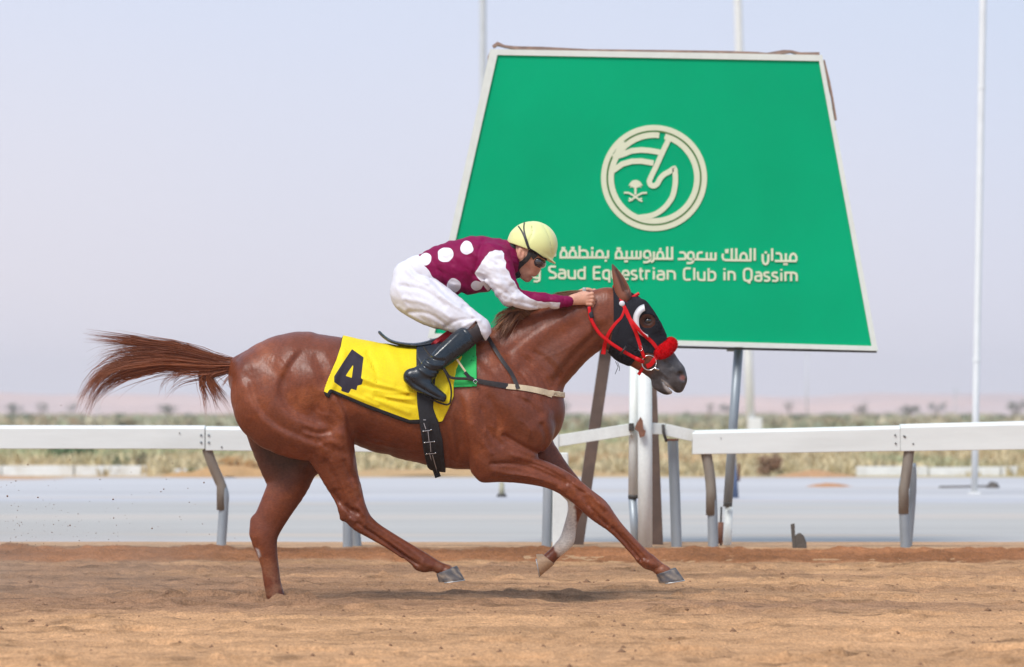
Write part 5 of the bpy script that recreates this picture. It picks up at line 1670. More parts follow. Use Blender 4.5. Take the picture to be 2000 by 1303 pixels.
# stirrup iron and leather on both sides
def stirrup(s):
    y = s * 116
    mb = MB()
    q = [(868, 722), (876, 738), (882, 756), (883, 774), (878, 790), (860, 787), (842, 778)]
    mb.tube([W(a, b, y - s * 2) for a, b in catmull(q, 4)], [.0045] * 25, n=8, ry=[.010] * 25)
    o = mb.build('stirrup_iron', m_leather, sd, smooth=True)
    mb = MB(); mb.tube([W(868, 722, s * 112), W(845, 700, s * 104), W(830, 680, s * 80)], .004, n=6, ry=.012); mb.build('stirrup_leather', m_leather, sd, smooth=True)
stirrup(-1); stirrup(1)

bp = thing('breastplate', W(1000, 1175), 'dark leather breastplate with a cream elastic strap across the chest', 'breastplate')
for s in (-1, 1):
    strap([(866, 716), (874, 730), (884, 739), (915, 741), (931, 745)], 5.5, 'leather_strap', m_leather, bp, side=s, fixed=None if s > 0 else -100, t=2)
    strap([(929, 744), (955, 749), (992, 755)], (9, 11), 'leather_strap', m_leather, bp, side=s, t=2.4)
    strap([(988, 755), (1022, 758), (1055, 764), (1079, 771)], (10, 12), 'chest_strap', m_cream, bp, side=s, t=2.0, lift=1.0)
    strap([(950, 652), (962, 674), (980, 703), (1000, 732), (1012, 760)], (7, 8), 'neck_strap', m_leather, bp, side=s, t=2.2, lift=2.0)
    strap([(893, 702), (904, 718), (915, 733)], 3.6, 'pad_tie', m_cream, bp, side=s, fixed=s * 97, t=1.5)
    strap([(909, 728), (918, 738), (926, 742)], 7, 'buckle_keeper', m_black, bp, side=s, fixed=s * 99, t=2)
    y = s * 102
    mb = MB(); mb.tube([W(929, 741, y), W(934, 746, y), W(930, 751, y), W(925, 746, y), W(929, 741, y)], .0018, n=6); mb.build('buckle', m_steel, bp, smooth=True)
# the cream strap meets itself round the front of the chest
gg = H.shell([(1060, 760), (1104, 766), (1104, 778), (1060, 772)], 3.0, -1.0, 1.8, ylo=-70, yhi=70)
field_obj('chest_strap', gg, m_cream, bp, 1)

# ---- hood with eye cups
hood = thing('racing_hood', W(1240, 1175), 'charcoal racing hood over the horse head with white eye cup rims', 'hood')
HOOD = [(1196, 545), (1197, 600), (1197, 640), (1192, 665), (1186, 694), (1188, 705), (1205, 716), (1231, 716), (1243, 700), (1262, 690), (1284, 694), (1303, 664), (1303, 640), (1290, 610), (1262, 575), (1232, 548), (1228, 565), (1220, 580), (1208, 580), (1200, 562)]
g = H.shell(HOOD, 2.6, -.8, 1.5, ylo=-50, yhi=50)
# eye openings
for s in (-1, 1): g.sweep([(1262, 628, 12.5, s * 30, 17), (1266, 628, 12.5, s * 30, 17)], 2, sub_=True)
field_obj('hood_cloth', g, m_hood, hood, 1)
for s in (-1, 1):
    # cup rim: white crescent standing out behind the eye
    pts = [(1258, 602), (1250, 606), (1243, 616), (1241, 629), (1244, 642), (1251, 651), (1259, 656), (1265, 658)]
    q = catmull(pts, 3)
    mb = MB()
    n = len(q)
    V = []
    for i, (x, z) in enumerate(q):
        u = i / (n - 1)
        ww = 4.5 * math.sin(math.pi * min(1, .25 + u * 1.0) ** .8) ** .5 if u < .75 else 2.4
        ww = np.interp(u, [0, .15, .45, .75, 1], [7.5, 8, 7, 4.5, 4])
        dx, dz = 1262 - x, 629 - z; L = math.hypot(dx, dz); dx /= L; dz /= L
        ys = skin_y(x, z, s) or s * 26
        V += [W(x - dx * ww, z - dz * ww, ys + s * 1), W(x - dx * ww * .4, z - dz * ww * .4, ys + s * 9), W(x + dx * ww * .8, z + dz * ww * .8, ys + s * 12), W(x + dx * ww * .7, z + dz * ww * .7, ys + s * 2)]
    F = []
    for i in range(n - 1):
        for k in range(4):
            f = (i * 4 + k, i * 4 + (k + 1) % 4, i * 4 + 4 + (k + 1) % 4, i * 4 + 4 + k); F.append(f if s < 0 else f[::-1])
    F += [(0, 1, 2, 3), tuple((n - 1) * 4 + k for k in range(4))]
    mb.add(V, F); mb.build('eye_cup', m_wplast, hood, smooth=True)
mb = MB()
for q in ([(1202, 706, -6), (1207, 717, -8), (1204, 724, -7), (1201, 731, -7)], [(1206, 708, -8), (1210, 719, -8), (1209, 725, -8)]):
    mb.tube([W(*p) for p in q], .0016, n=5)
mb.build('tie_string', m_black, hood, smooth=True)

# ---- bridle
br = thing('bridle', W(1230, 1175), 'bright red bridle with fluffy red noseband and steel bit ring', 'bridle')
HB = bvh_of(hood.children[0])
def hs(x, z, s):
    a = skin_y(x, z, s); b = skin_y(x, z, s, HB)
    v = [q for q in (a, b) if q is not None]
    return None if not v else (min(v) if s < 0 else max(v))
class _Both:
    def ray_cast(self, o, d):
        a = BVH.ray_cast(o, d); b = HB.ray_cast(o, d)
        if a[0] is None: return b
        if b[0] is None: return a
        return a if a[3] < b[3] else b
BOTH = _Both()
for s in (-1, 1):
    strap([(1201, 563), (1208, 578), (1214, 593), (1221, 608)], (9, 9), 'headpiece', m_red, br, side=s, bvh=BOTH, t=2.2)
    strap([(1221, 606), (1229, 624), (1240, 648), (1247, 668), (1252, 684), (1258, 700)], (8, 6), 'cheek_strap', m_red, br, side=s, bvh=BOTH, t=2.2, lift=1.2)
    strap([(1225, 618), (1242, 640), (1258, 656), (1274, 670), (1287, 688)], (7, 7), 'noseband_strap', m_red, br, side=s, bvh=BOTH, t=2.2, lift=2.4)
    strap([(1216, 592), (1232, 583), (1248, 573)], (7, 6), 'browband', m_red, br, side=s, bvh=BOTH, t=2.0)
    strap([(1219, 604), (1213, 620), (1200, 634), (1188, 652), (1181, 672), (1178, 692)], (4.5, 8), 'throat_latch', m_red, br, side=s, bvh=BOTH, t=2.0, lift=1.5)
    strap([(1287, 690), (1278, 702), (1270, 712), (1262, 716)], (9, 9), 'chin_strap', m_red, br, side=s, bvh=BOTH, t=2.2, lift=1.5)
    strap([(1256, 716), (1252, 724), (1247, 732)], (6, 6), 'chin_strap', m_red, br, side=s, bvh=BOTH, t=2.0, lift=1)
    # rosette
    y = hs(1214, 594, s) or s * 25
    mb = MB(); mb.tube([W(1214, 594, y + s * 1), W(1214, 594, y + s * 4), W(1214, 594, y + s * 5.5)], [.015, .014, .008], n=16, up=Vector((0, 0, 1))); mb.build('rosette', m_wplast, br, smooth=True)
    y = (hs(1267, 709, s) or s * 20) + s * 4
    R_ = [W(1267 + 14 * math.cos(a), 709 + 14.5 * math.sin(a), y) for a in np.linspace(0, 2 * math.pi, 33)]
    mb = MB(); mb.tube(R_, .0032, n=8); mb.build('bit_ring', m_steel, br, smooth=True)
    mb = MB(); mb.tube([W(1277, 719, y), W(1284, 722, y + -s * 2), W(1290, 724, y - s * 8)], [.006, .007, .004], n=8); mb.build('bit_mouthpiece', m_steel, br, smooth=True)
    mb = MB(); yy = (hs(1250, 681, s) or s * 22) + s * 3; mb.tube([W(1250 + 4 * math.cos(a), 681 + 5 * math.sin(a), yy) for a in np.linspace(0, 2 * math.pi, 13)], .0016, n=6); mb.build('buckle', m_steel, br, smooth=True)
# strap across the poll and under the chin
strap([(1199, 556), (1203, 560), (1210, 563)], 10, 'headpiece', m_red, br, side=-1, fixed=-8, t=3)
g = Field((1270, -40, 655), (1335, 40, 715), 1.4)
q = [(1290, 689, 15, -22, 9), (1298, 684, 17, -18, 10), (1307, 676, 16, -9, 10), (1310, 672, 15.5, 0, 10), (1307, 676, 16, 9, 10), (1298, 684, 17, 18, 10), (1290, 689, 15, 22, 9)]
g.sweep([(x, z, r_ * .84, y, w * .95) for x, z, r_, y, w in q], 3)
def fz(V): return V
nzv = (np.sin(g.ax[0] * 1.9)[:, None, None] * np.sin(g.ax[1] * 2.1)[None, :, None] * np.sin(g.ax[2] * 1.8)[None, None, :]).astype(np.float32)
rr_ = np.random.default_rng(2).normal(0, .5, g.F.shape).astype(np.float32)
for ax in range(3): rr_ = (np.roll(rr_, 1, ax) + rr_) / 1.5
g.F += nzv * .5 + rr_ * .8
m_fluff = mat('red_sheepskin', (.60, .003, .007), rough=.95, noise=.3, nscale=120, bump=.8, bscale=180, bdist=.006, spec=.1)
roll = field_obj('shadow_roll', g, m_fluff, br, 0)
def fleece():
    me = roll.data; n = len(me.vertices)
    co = np.empty(n * 3, np.float32); me.vertices.foreach_get('co', co); co = co.reshape(-1, 3) + np.array(br.location)
    no = np.array([v.normal[:] for v in me.vertices])
    g_ = np.random.default_rng(3); idx = g_.integers(0, n, 5200)
    p = co[idx]; d = no[idx] + g_.normal(0, .45, (len(idx), 3)); d /= np.linalg.norm(d, axis=1)[:, None]
    L = g_.uniform(.003, .007, (len(idx), 1)); w_ = np.cross(d, g_.normal(size=(len(idx), 3))); w_ /= np.linalg.norm(w_, axis=1)[:, None]; w_ *= .0010
    q = np.stack([p - w_, p + w_, p + d * L + w_ * .3, p + d * L - w_ * .3], 1)
    o = link_mesh('fleece', np_mesh('fleece', q.reshape(-1, 3), np.arange(len(idx) * 4).reshape(-1, 4)), m_fluff, roll, smooth=False)
    o['kind'] = 'stuff'
fleece()

# reins: from the hands down to the bit rings
rn = thing('reins', W(1190, 1175), 'red reins running from the rider hand to the bit ring', 'reins')
for s in (-1, 1):
    q = [(1150, 600, -40), (1152, 618, -42), (1157, 632, -42), (1170, 652, -42), (1188, 668, -41), (1212, 684, -38), (1238, 699, -32), (1257, 708, -28)] if s < 0 else \
        [(1150, 600, 6), (1158, 622, 34), (1170, 650, 42), (1195, 672, 42), (1225, 690, 36), (1257, 708, 28)]
    c = catmull(q, 5)
    mb = MB(); mb.tube([W(*p) for p in c], .0085, n=8, ry=.0028); mb.build('rein', m_red, rn, smooth=True)
    if s < 0:
        mb = MB(); mb.tube([W(1222, 677, -42), W(1210, 694, -42)], .005, n=6); mb.build('rein_stop', m_leather, rn, smooth=True)
        mb = MB(); mb.tube([W(1240, 700, -33), W(1254, 707, -30)], .010, n=8, ry=.004); mb.build('grip_loop', m_red, rn, smooth=True)
        mb = MB(); mb.tube([W(*p) for p in catmull([(1149, 596, -34), (1151, 606, -38), (1153, 614, -42), (1155, 622, -42)], 4)], .0115, n=8, ry=.004); mb.build('rubber_grip', m_black, rn, smooth=True)

# ================================================================== THE RIDER
rider = thing('person', W(880, 1175), 'jockey in maroon and white spotted silks and yellow cap crouching over the horse neck', 'person')


def torso(g, e):
    g.sweep([(800, 545, 32 + e, 0, 42 + e), (835, 530, 38 + e, 0, 44 + e), (880, 524, 50 + e, 0, 50 + e), (925, 518, 56 + e, 0, 56 + e), (962, 512, 48 + e, 0, 58 + e), (984, 508, 34 + e, 0, 46 + e)], 8)


def arm(g, e, s, k=8):
    o = 0 if s < 0 else 1
    # the far arm reaches a little further forward
    g.sweep([(962, 508, 30 + e, s * 44, 24 + e), (972, 530, 31 + e, s * 56, 22 + e), (986, 558, 26 + e, s * 60, 20 + e), (1004, 580, 19 + e, s * 56, 17 + e)], 10)
    g.sweep([(1000, 582, 18 + e, s * 56, 16 + e), (1030, 587, 18.5 + e, s * 48, 15 + e), (1062, 589, 15 + e, s * 44, 13 + e), (1092, 591, 11.5 + e, s * 39, 11 + e), (1108, 590, 9.5 + e, s * 36, 10 + e)], k)


def thigh(g, e, s):
    g.sweep([(806, 572, 42 + e, s * 24, 34 + e), (842, 592, 42 + e, s * 40, 32 + e), (880, 612, 34 + e, s * 54, 28 + e), (914, 632, 26 + e, s * 62, 24 + e), (936, 643, 21 + e, s * 64, 20 + e)], 10)


def shank(g, e, s):
    g.sweep([(936, 645, 19 + e, s * 66, 18 + e), (906, 665, 22 + e, s * 84, 18 + e), (878, 689, 21 + e, s * 98, 17 + e), (852, 713, 17 + e, s * 108, 14 + e), (836, 730, 16 + e, s * 112, 14 + e)], 8)
    g.sweep([(806, 736, 14 + e, s * 114, 12 + e), (826, 749, 14 + e, s * 115, 13 + e), (848, 765, 11 + e, s * 116, 14 + e), (866, 776, 8 + e, s * 116, 12 + e)], 9)


B = Field((760, -136, 425), (1172, 136, 800), 2.3)
torso(B, -6)
for s in (-1, 1):
    arm(B, -7.5, s); thigh(B, -9, s); shank(B, -8, s)
B.sweep([(975, 506, 24, 0, 26), (1000, 504, 21, 0, 21), (1016, 500, 20, 0, 21)], 8)
# head
Hd = Field((980, -46, 425), (1100, 46, 565), 1.2)
Hd.sweep([(1037, 482, 38, 0, 31), (1030, 494, 35, 0, 30)], 6)
Hd.sweep([(1040, 500, 25, 0, 27), (1041, 516, 18, 0, 22), (1036, 529, 13, 0, 16)], 7)
Hd.sweep([(1012, 508, 14, 0, 24), (1016, 524, 12, 0, 20), (1024, 538, 9, 0, 12), (1030, 543, 7, 0, 8)], 7)
Hd.sweep([(1020, 520, 14, 0, 18), (1032, 532, 11, 0, 14)], 6)
Hd.sweep([(1053, 519, 4, 0, 4), (1050, 529, 4.4, 0, 4.4), (1046, 534.5, 4.6, 0, 6)], 3.5)            # nose
Hd.sweep([(1040, 538.5, 3.2, 0, 7), (1037, 542, 3.2, 0, 6.5)], 2.5)                                   # lips
Hd.sweep([(1030, 546, 5.2, 0, 6)], 4) if False else Hd.sweep([(1031, 545, 5.6, 0, 6.5), (1029, 545, 5.6, 0, 6.5)], 4)
Hd.sweep([(1056, 506, 8, -10, 9), (1056, 506, 8, -9, 9)], 5, mirror=True)
Hd.sweep([(1042, 541.5, .9, 0, 9), (1037, 539.5, .8, 0, 9)], 1.2, sub_=True)
for s in (-1, 1):
    Hd.sweep([(1018, 490, 6.5, s * 29, 3.2), (1017, 499, 7.5, s * 30, 3.6), (1019, 508, 4.5, s * 28, 3)], 3)
    Hd.sweep([(1020, 493, 3.2, s * 34, 3), (1019, 500, 3.6, s * 34.5, 3)], 2, sub_=True)
Hd.sweep([(985, 506, 24, 0, 25), (1000, 504, 21, 0, 21), (1014, 500, 20, 0, 21)], 8)
# hands
HG_ = Field((1085, -60, 555), (1175, 60, 620), 1.05)
def hand(s, ox=0, oz=0, oy=0):
    oy = oy + s * 15
    y0 = s * 14 + oy
    g = HG_
    g.sweep([(1090 + ox, 591 + oz, 9.5, s * 25 + oy, 9), (1110 + ox, 588.5 + oz, 9.2, s * 20 + oy, 7.5), (1124 + ox, 585.5 + oz, 11.5, s * 19 + oy, 7.5), (1140 + ox, 584 + oz, 12.8, s * 18 + oy, 7.2), (1147 + ox, 585 + oz, 12.2, s * 17 + oy, 6.2)], 4)
    for i, (dz, L, r_) in enumerate(((-8.2, 15, 4.0), (-2.4, 16.5, 4.1), (3.6, 15, 4.0), (9.2, 11.5, 3.6))):
        x0, z0 = 1147 + ox, 585.5 + dz + oz
        g.sweep([(x0, z0, r_ + .4, y0 + s * 6, r_ + .4), (x0 + L * .55, z0 - 1 + dz * .18, r_, y0 + s * 6.5, r_)], 1.6)          # first joint
        g.sweep([(x0 + L * .55, z0 - 1 + dz * .18, r_, y0 + s * 6.5, r_), (x0 + L * .78, z0 + 3 + dz * .1, r_ * .92, y0 - s * 1, r_ * .92)], 1.2)
        g.sweep([(x0 + L * .78, z0 + 3 + dz * .1, r_ * .92, y0 - s * 1, r_ * .9), (x0 + L * .25, z0 + 5, r_ * .82, y0 - s * 6, r_ * .8)], 1.0)
    # thumb lying over the top, leaving the side of the palm near its base
    g.sweep([(1122 + ox, 581 + oz, 5.2, y0 + s * 1, 5), (1134 + ox, 574.5 + oz, 4.4, y0 - s * 4, 4.4), (1145 + ox, 573.5 + oz, 3.9, y0 - s * 6, 3.9), (1154 + ox, 577 + oz, 3.2, y0 - s * 6, 3.2)], 2.2)
hand(-1)
hand(1, 6, -8, -8)
# join the three grids into one skin: head and hands are finer, so they are welded by shared overlap inside the cuffs and collar
def skin_col(V):
    n = fbm(np.stack([V[:, 0] * .1, V[:, 2] * .1 + V[:, 1] * .05], 1), 1, 3, 12)[:, None]
    c = np.array([.62, .32, .215]) * (1 + .10 * n)
    x, y, z = V[:, 0], V[:, 1], V[:, 2]
    hd = (x < 1075) & (z < 560)
    w = np.clip(1 - np.hypot(x - 1039, z - 540) / 4.5, 0, 1)[:, None] * hd[:, None]; c = c * (1 - .6 * w) + np.array([.34, .10, .085]) * .6 * w
    w = np.clip(1 - np.hypot(x - 1018, z - 499) / 8, 0, 1)[:, None] * hd[:, None]; c = c * (1 - .5 * w) + np.array([.45, .16, .12]) * .5 * w
    # stubble along the jaw
    w = np.clip(1 - np.abs((x - 1022) * .7 - (z - 534) * .7) / 12, 0, 1)[:, None] * ((z > 520) & hd)[:, None] * .25; c = c * (1 - w) + np.array([.16, .10, .085]) * w
    # knuckles
    w = np.clip(1 - np.abs(x - 1150) / 4, 0, 1)[:, None] * (x > 1100)[:, None] * .25; c = c * (1 - w) + np.array([.55, .22, .16]) * w
    return c
U = Field((760, -136, 425), (1172, 136, 800), 2.3)
parts = []
base_v = 0; VV = []; QQ = []
B.sweep([(1000, 504, 21, 0, 21), (1018, 500, 19, 0, 20)], 4)
for fld in (B, Hd, HG_):
    v, q = fld.mesh(1)
    VV.append(v); QQ.append(q + base_v); base_v += len(v)
V_ = np.concatenate(VV); Q_ = np.concatenate(QQ)
m_skin = mat('tanned_skin', (0, 0, 0), rough=.5, attr='col', noise=.04, nscale=60, bump=.3, bscale=200, bdist=.0015, spec=.4, grain=(140, .07))
pb = link_mesh('body', np_mesh('body', px2w(V_), Q_, {'col': skin_col(V_)}), m_skin, rider)

# ---- silks
m_silk = mat('maroon_silk', (.215, .004, .062), rough=.6, noise=.08, nscale=10, bump=.35, bscale=28, bdist=.006, sheen=.0, spec=.15, pattern=[('white', (.74, .74, .80))])
J = Field((792, -96, 440), (1126, 96, 625), 1.9)
torso(J, 0)
for s in (-1, 1): arm(J, 0, s, 7)
J.sweep([(984, 500, 22, 0, 30), (1002, 508, 21, 0, 25), (1008, 520, 17, 0, 20)], 8)
J.sweep([(1100, 590, 11.5, -37, 11.5), (1110, 590, 10.5, -36, 10.5)], 2)
J.sweep([(1100, 590, 11.5, 37, 11.5), (1110, 590, 10.5, 36, 10.5)], 2)
J.relief([
    ([(835, 545), (870, 555), (905, 575)], 5, -2.5), ([(850, 500), (880, 540), (890, 575)], 7, 2.0), ([(870, 490), (905, 530), (925, 560)], 5, -2.0),
    ([(900, 480), (940, 510), (945, 550)], 8, 1.8), ([(925, 540), (950, 548), (965, 570)], 5, -3.2), ([(945, 470), (935, 500), (928, 535)], 4, -2.4),
    ([(815, 510), (840, 528), (850, 550)], 4, 2.2), ([(830, 500), (860, 530), (868, 555)], 3.5, -2.0), ([(880, 556), (905, 562), (930, 572)], 4, 1.8),
    ([(960, 485), (985, 500), (996, 530)], 4, 1.8), ([(970, 520), (985, 545), (1003, 575)], 5, -2.2), ([(955, 530), (968, 560), (985, 590)], 5, 2.2),
    ([(1000, 560), (1015, 572), (1040, 580)], 4, -2.4), ([(1010, 590), (1045, 598), (1075, 600)], 3.5, -1.8), ([(1020, 580), (1050, 588), (1085, 590)], 4, 1.6),
    ([(1040, 575), (1048, 585), (1046, 600)], 3, -1.6), ([(1068, 577), (1074, 588), (1072, 602)], 3, -1.6), ([(1084, 578), (1090, 590), (1088, 602)], 3, 1.8),
    ([(990, 575), (1000, 588), (1000, 602)], 4, -2.5), ([(905, 470), (925, 480), (955, 478)], 4, 1.4), ([(1101, 578), (1101, 602)], 2.0, -1.8)])
D_ = fbm(np.stack(np.broadcast_arrays((J.ax[0][:, None] + J.ax[2][None, :] * .7) * .03, (J.ax[2][None, :] - J.ax[0][:, None] * .6) * .07), -1), 1, 3, 91)
J.F -= (D_ * 2.1)[:, None, :].astype(np.float32)
SLV = [(949, 503), (956, 495), (967, 491), (980, 492), (985, 498), (984, 508), (989, 516), (987, 526), (994, 533), (998, 546), (1006, 553), (1012, 566), (1022, 576), (1036, 585), (1050, 590), (1066, 592), (1094, 592), (1091, 612), (1040, 616), (1000, 612), (970, 600), (950, 566), (927, 536)]
DOTS = [(832, 507, 12, 13), (871, 499, 14, 15), (912, 486, 14, 14), (887, 559, 14.5, 14), (931, 559, 14, 9), (806, 507, 5, 6), (850, 547, 6, 5), (950, 470, 3, 3)]


def silk_white(V):
    x, y, z = V[:, 0], V[:, 1], V[:, 2]
    d = poly_sd(x[:, None], z[:, None], SLV)[:, 0]
    d = np.where(np.abs(y) > 14, d + .9 * vnoise(np.stack([x * .16, z * .16], 1), 1, 45), 30)
    for cx, cz, rx, rz in DOTS[:6]:
        q = (np.hypot((x - cx) / rx, (z - cz) / rz) - 1) * min(rx, rz) + 1.3 * vnoise(np.stack([x * .11, z * .11], 1), 1, 44) + .12 * np.abs(x - cx) * np.sin(cx)
        d = np.minimum(d, np.where(np.abs(y) > 8, q, 30))
    # spots along the spine
    for cx in (860, 905, 945):
        q = np.hypot((x - cx), y * 1.0) - 11
        pass
    # white band on the cuff of the far sleeve
    return d / 400
field_obj('silk_jersey', J, m_silk, rider, 1, attrs={'white': silk_white})

# ---- breeches
m_br = mat('white_breeches', (.70, .70, .76), rough=.7, noise=.04, nscale=8, bump=.35, bscale=40, bdist=.005, spec=.2, grain=(120, .03))
T = Field((750, -104, 488), (972, 104, 690), 2.0)
T.sweep([(796, 540, 30, 0, 44), (820, 532, 34, 0, 45), (836, 535, 35, 0, 45)], 8)
T.sweep([(806, 568, 38, 0, 44), (812, 560, 40, 0, 44)], 12)
for s in (-1, 1):
    thigh(T, 1.5, s)
    T.sweep([(930, 640, 22, s * 64, 21), (944, 650, 15, s * 62, 18), (948, 660, 8, s * 62, 14)], 6)
T.relief([
    ([(785, 560), (830, 570), (870, 600)], 5, -3.0), ([(790, 585), (835, 595), (880, 622)], 5, 2.6), ([(800, 610), (840, 615), (880, 640)], 4, -2.6),
    ([(830, 545), (860, 575), (900, 600)], 5, 2.4), ([(845, 548), (880, 585), (915, 605)], 4, -2.2), ([(780, 600), (810, 622), (850, 640)], 4, 2.0),
    ([(860, 580), (890, 600), (928, 620)], 4, 2.0), ([(905, 600), (925, 625), (945, 645)], 4, -1.8), ([(800, 520), (815, 535), (840, 545)], 3, -2.4), ([(795, 528), (812, 545), (838, 556)], 3.5, 2.0),
    ([(775, 545), (782, 575), (795, 605)], 6, 1.8), ([(870, 640), (895, 628), (925, 625)], 3, -2.0), ([(905, 640), (925, 630), (938, 628)], 3, 1.8)])
D_ = fbm(np.stack(np.broadcast_arrays((T.ax[0][:, None] - T.ax[2][None, :] * .9) * .09, (T.ax[0][:, None] * .5 + T.ax[2][None, :]) * .022), -1), 1, 3, 95)
T.F -= (D_ * .7)[:, None, :].astype(np.float32)
# cut the legs off at the boot tops
R_ = poly_sd(T.ax[0][:, None], T.ax[2][None, :], [(740, 480), (975, 480), (975, 640), (957, 655), (949, 668), (940, 655), (931, 628), (912, 648), (888, 652), (870, 660), (740, 660)]).astype(np.float32)
T.F = np.maximum(T.F, R_[:, None, :])
field_obj('breeches', T, m_br, rider, 1)

# ---- boots
m_boot = mat('polished_navy_black_boot', (.007, .013, .020), rough=.32, rvar=.14, noise=.35, nscale=10, coat=.15, bump=.35, bscale=30, bdist=.004)
m_bootin = mat('dark_brown_boot_top', (.030, .018, .016), rough=.6, noise=.2, nscale=40)
for s in (-1, 1):
    G_ = Field((784, min(s * 60, s * 138), 630), (960, max(s * 60, s * 138), 795), 1.5)
    shank(G_, .5, s)
    G_.sweep([(836, 722, 17, s * 111, 15), (822, 732, 16, s * 113, 14), (806, 738, 13, s * 114, 12)], 7)
    G_.sweep([(799, 742, 7, s * 114, 11), (812, 756, 6, s * 114, 11), (840, 771, 4.5, s * 115, 13), (868, 782, 4, s * 116, 12)], 2.5)       # sole and heel
    G_.relief([([(832, 690), (850, 704), (868, 706)], 3, -2.6), ([(828, 700), (846, 714), (866, 716)], 3, 2.2), ([(824, 712), (842, 724), (862, 726)], 2.6, -2.4), ([(822, 722), (838, 734), (856, 738)], 3, 1.8),
               ([(896, 652), (872, 676), (850, 696)], 5, 1.6), ([(912, 700), (895, 706), (876, 720)], 3, -1.8), ([(798, 738), (822, 756), (860, 778)], 1.8, -1.3), ([(906, 648), (920, 664), (926, 682)], 1.6, -1.2)])
    R_ = poly_sd(G_.ax[0][:, None], G_.ax[2][None, :], [(770, 600), (888, 640), (912, 644), (924, 660), (930, 690), (960, 810), (770, 810)]).astype(np.float32)
    G_.F = np.maximum(G_.F, R_[:, None, :])
    field_obj('boot', G_, m_boot, rider, 1)
    K = Field((890, min(s * 36, s * 112), 620), (966, max(s * 36, s * 112), 700), 1.7)
    shank(K, -.8, s)
    K.sweep([(930, 645, 20, s * 66, 19), (948, 658, 8, s * 62, 14)], 4)
    R_ = poly_sd(K.ax[0][:, None], K.ax[2][None, :], [(902, 640), (916, 646), (928, 640), (932, 622), (941, 655), (952, 664), (942, 684), (910, 700), (896, 670)]).astype(np.float32)
    K.F = np.maximum(K.F, R_[:, None, :])
    field_obj('boot_top', K, m_bootin, rider, 1)

# ---- cap, goggles, straps, collar
m_cap = mat('pale_yellow_cap_silk', (.74, .76, .32), rough=.5, noise=.03, nscale=8, bump=.12, bscale=22, bdist=.004, sheen=.3)
C_ = Field((982, -52, 424), (1096, 52, 525), 1.3)
C_.sweep([(1036, 479, 46, 0, 39), (1041, 478, 46, 0, 39)], 3)
C_.sweep([(1048, 478, 39, 0, 36)] * 2, 8)
R_ = poly_sd(C_.ax[0][:, None], C_.ax[2][None, :], [(980, 420), (1100, 420), (1100, 500), (1076, 512), (1066, 506), (1052, 499), (1041, 492), (1024, 486), (1006, 479), (980, 470)]).astype(np.float32)
inner = C_.F + 3.2
C_.F = np.maximum(C_.F, R_[:, None, :])
C_.F = np.maximum(C_.F, -inner)
# peak
C_.sweep([(1056, 498, 3.0, 0, 28), (1070, 505, 2.8, 0, 25), (1083, 514, 2.2, 0, 15)], 5)
C_.relief([([(1036, 434), (1040, 455), (1030, 480)], 3, -.9), ([(1000, 455), (1020, 450), (1035, 436)], 4, .8), ([(1060, 440), (1072, 465), (1078, 495)], 3, -.8)])
field_obj('cap', C_, m_cap, rider, 1)
cap_bvh = bvh_of([c for c in rider.children if c.name.startswith('cap')][0])
pbb = bvh_of(pb)
class _CB:
    def ray_cast(self, o, d):
        a = cap_bvh.ray_cast(o, d); b = pbb.ray_cast(o, d)
        if a[0] is None: return b
        if b[0] is None: return a
        return a if a[3] < b[3] else b
CB = _CB()
m_gog = mat('smoked_goggle_lens', (.05, .045, .05), rough=.12, coat=.8)
m_gstrap = mat('black_rubber_strap', (.018, .018, .02), rough=.5, noise=.15, nscale=40)
for s in (-1, 1):
    strap([(1012, 442), (1019, 453), (1025, 466), (1030, 480), (1036, 493), (1043, 503)], (2.4, 6), 'goggle_strap', m_gstrap, rider, side=s, bvh=CB, t=1.5, step=3)
    strap([(1024, 434), (1023, 448), (1026, 464), (1031, 480)], (2.2, 4), 'goggle_strap', m_gstrap, rider, side=s, bvh=CB, t=1.5, step=3)
    strap([(1034, 488), (1046, 495), (1058, 503), (1068, 508)], (4, 3), 'cap_binding', m_gstrap, rider, side=s, bvh=CB, t=1.5, step=3, lift=.9)
    strap([(1036, 492), (1032, 503), (1024, 512), (1014, 518), (1010, 520)], (9, 9), 'chin_strap', m_gstrap, rider, side=s, bvh=CB, t=2.0, step=3)
    strap([(1022, 515), (1012, 524), (1009, 534), (1012, 543)], (7, 9), 'chin_strap', m_gstrap, rider, side=s, bvh=CB, t=2.0, step=3)
    strap([(1040, 497), (1046, 505)], (10, 12), 'goggle_strap', m_gstrap, rider, side=s, bvh=CB, t=3.0, step=3)
gf = Field((1030, -34, 492), (1072, 34, 534), 1.1)
gf.sweep([(1050, 512, 8.5, -22, 7), (1056, 514, 9, -12, 7), (1058, 515, 9, 0, 6), (1056, 514, 9, 12, 7), (1050, 512, 8.5, 22, 7)], 3)
field_obj('goggles', gf, m_gog, rider, 1)
gf = Field((1030, -36, 490), (1072, 36, 536), 1.1)
q = [(1047, 506), (1054, 505), (1060, 509), (1059, 518), (1054, 523), (1046, 519), (1044, 511)]
for s in (-1, 1):
    mb = MB(); mb.tube([W(x_, z_, s * (14 if x_ > 1050 else 24) - s * 0) for x_, z_ in q + [q[0]]], .003, n=6); mb.build('goggle_frame', m_gstrap, rider, smooth=True)
m_neck = mat('black_neck_cover', (.018, .018, .022), rough=.8, noise=.2, nscale=40)
N_f = Field((978, -42, 462), (1034, 42, 556), 1.4)
N_f.sweep([(1000, 486, 13, 0, 27), (1003, 502, 14, 0, 26), (1006, 520, 13, 0, 23), (1012, 534, 9, 0, 17)], 5)
field_obj('neck_cover', N_f, m_neck, rider, 1)

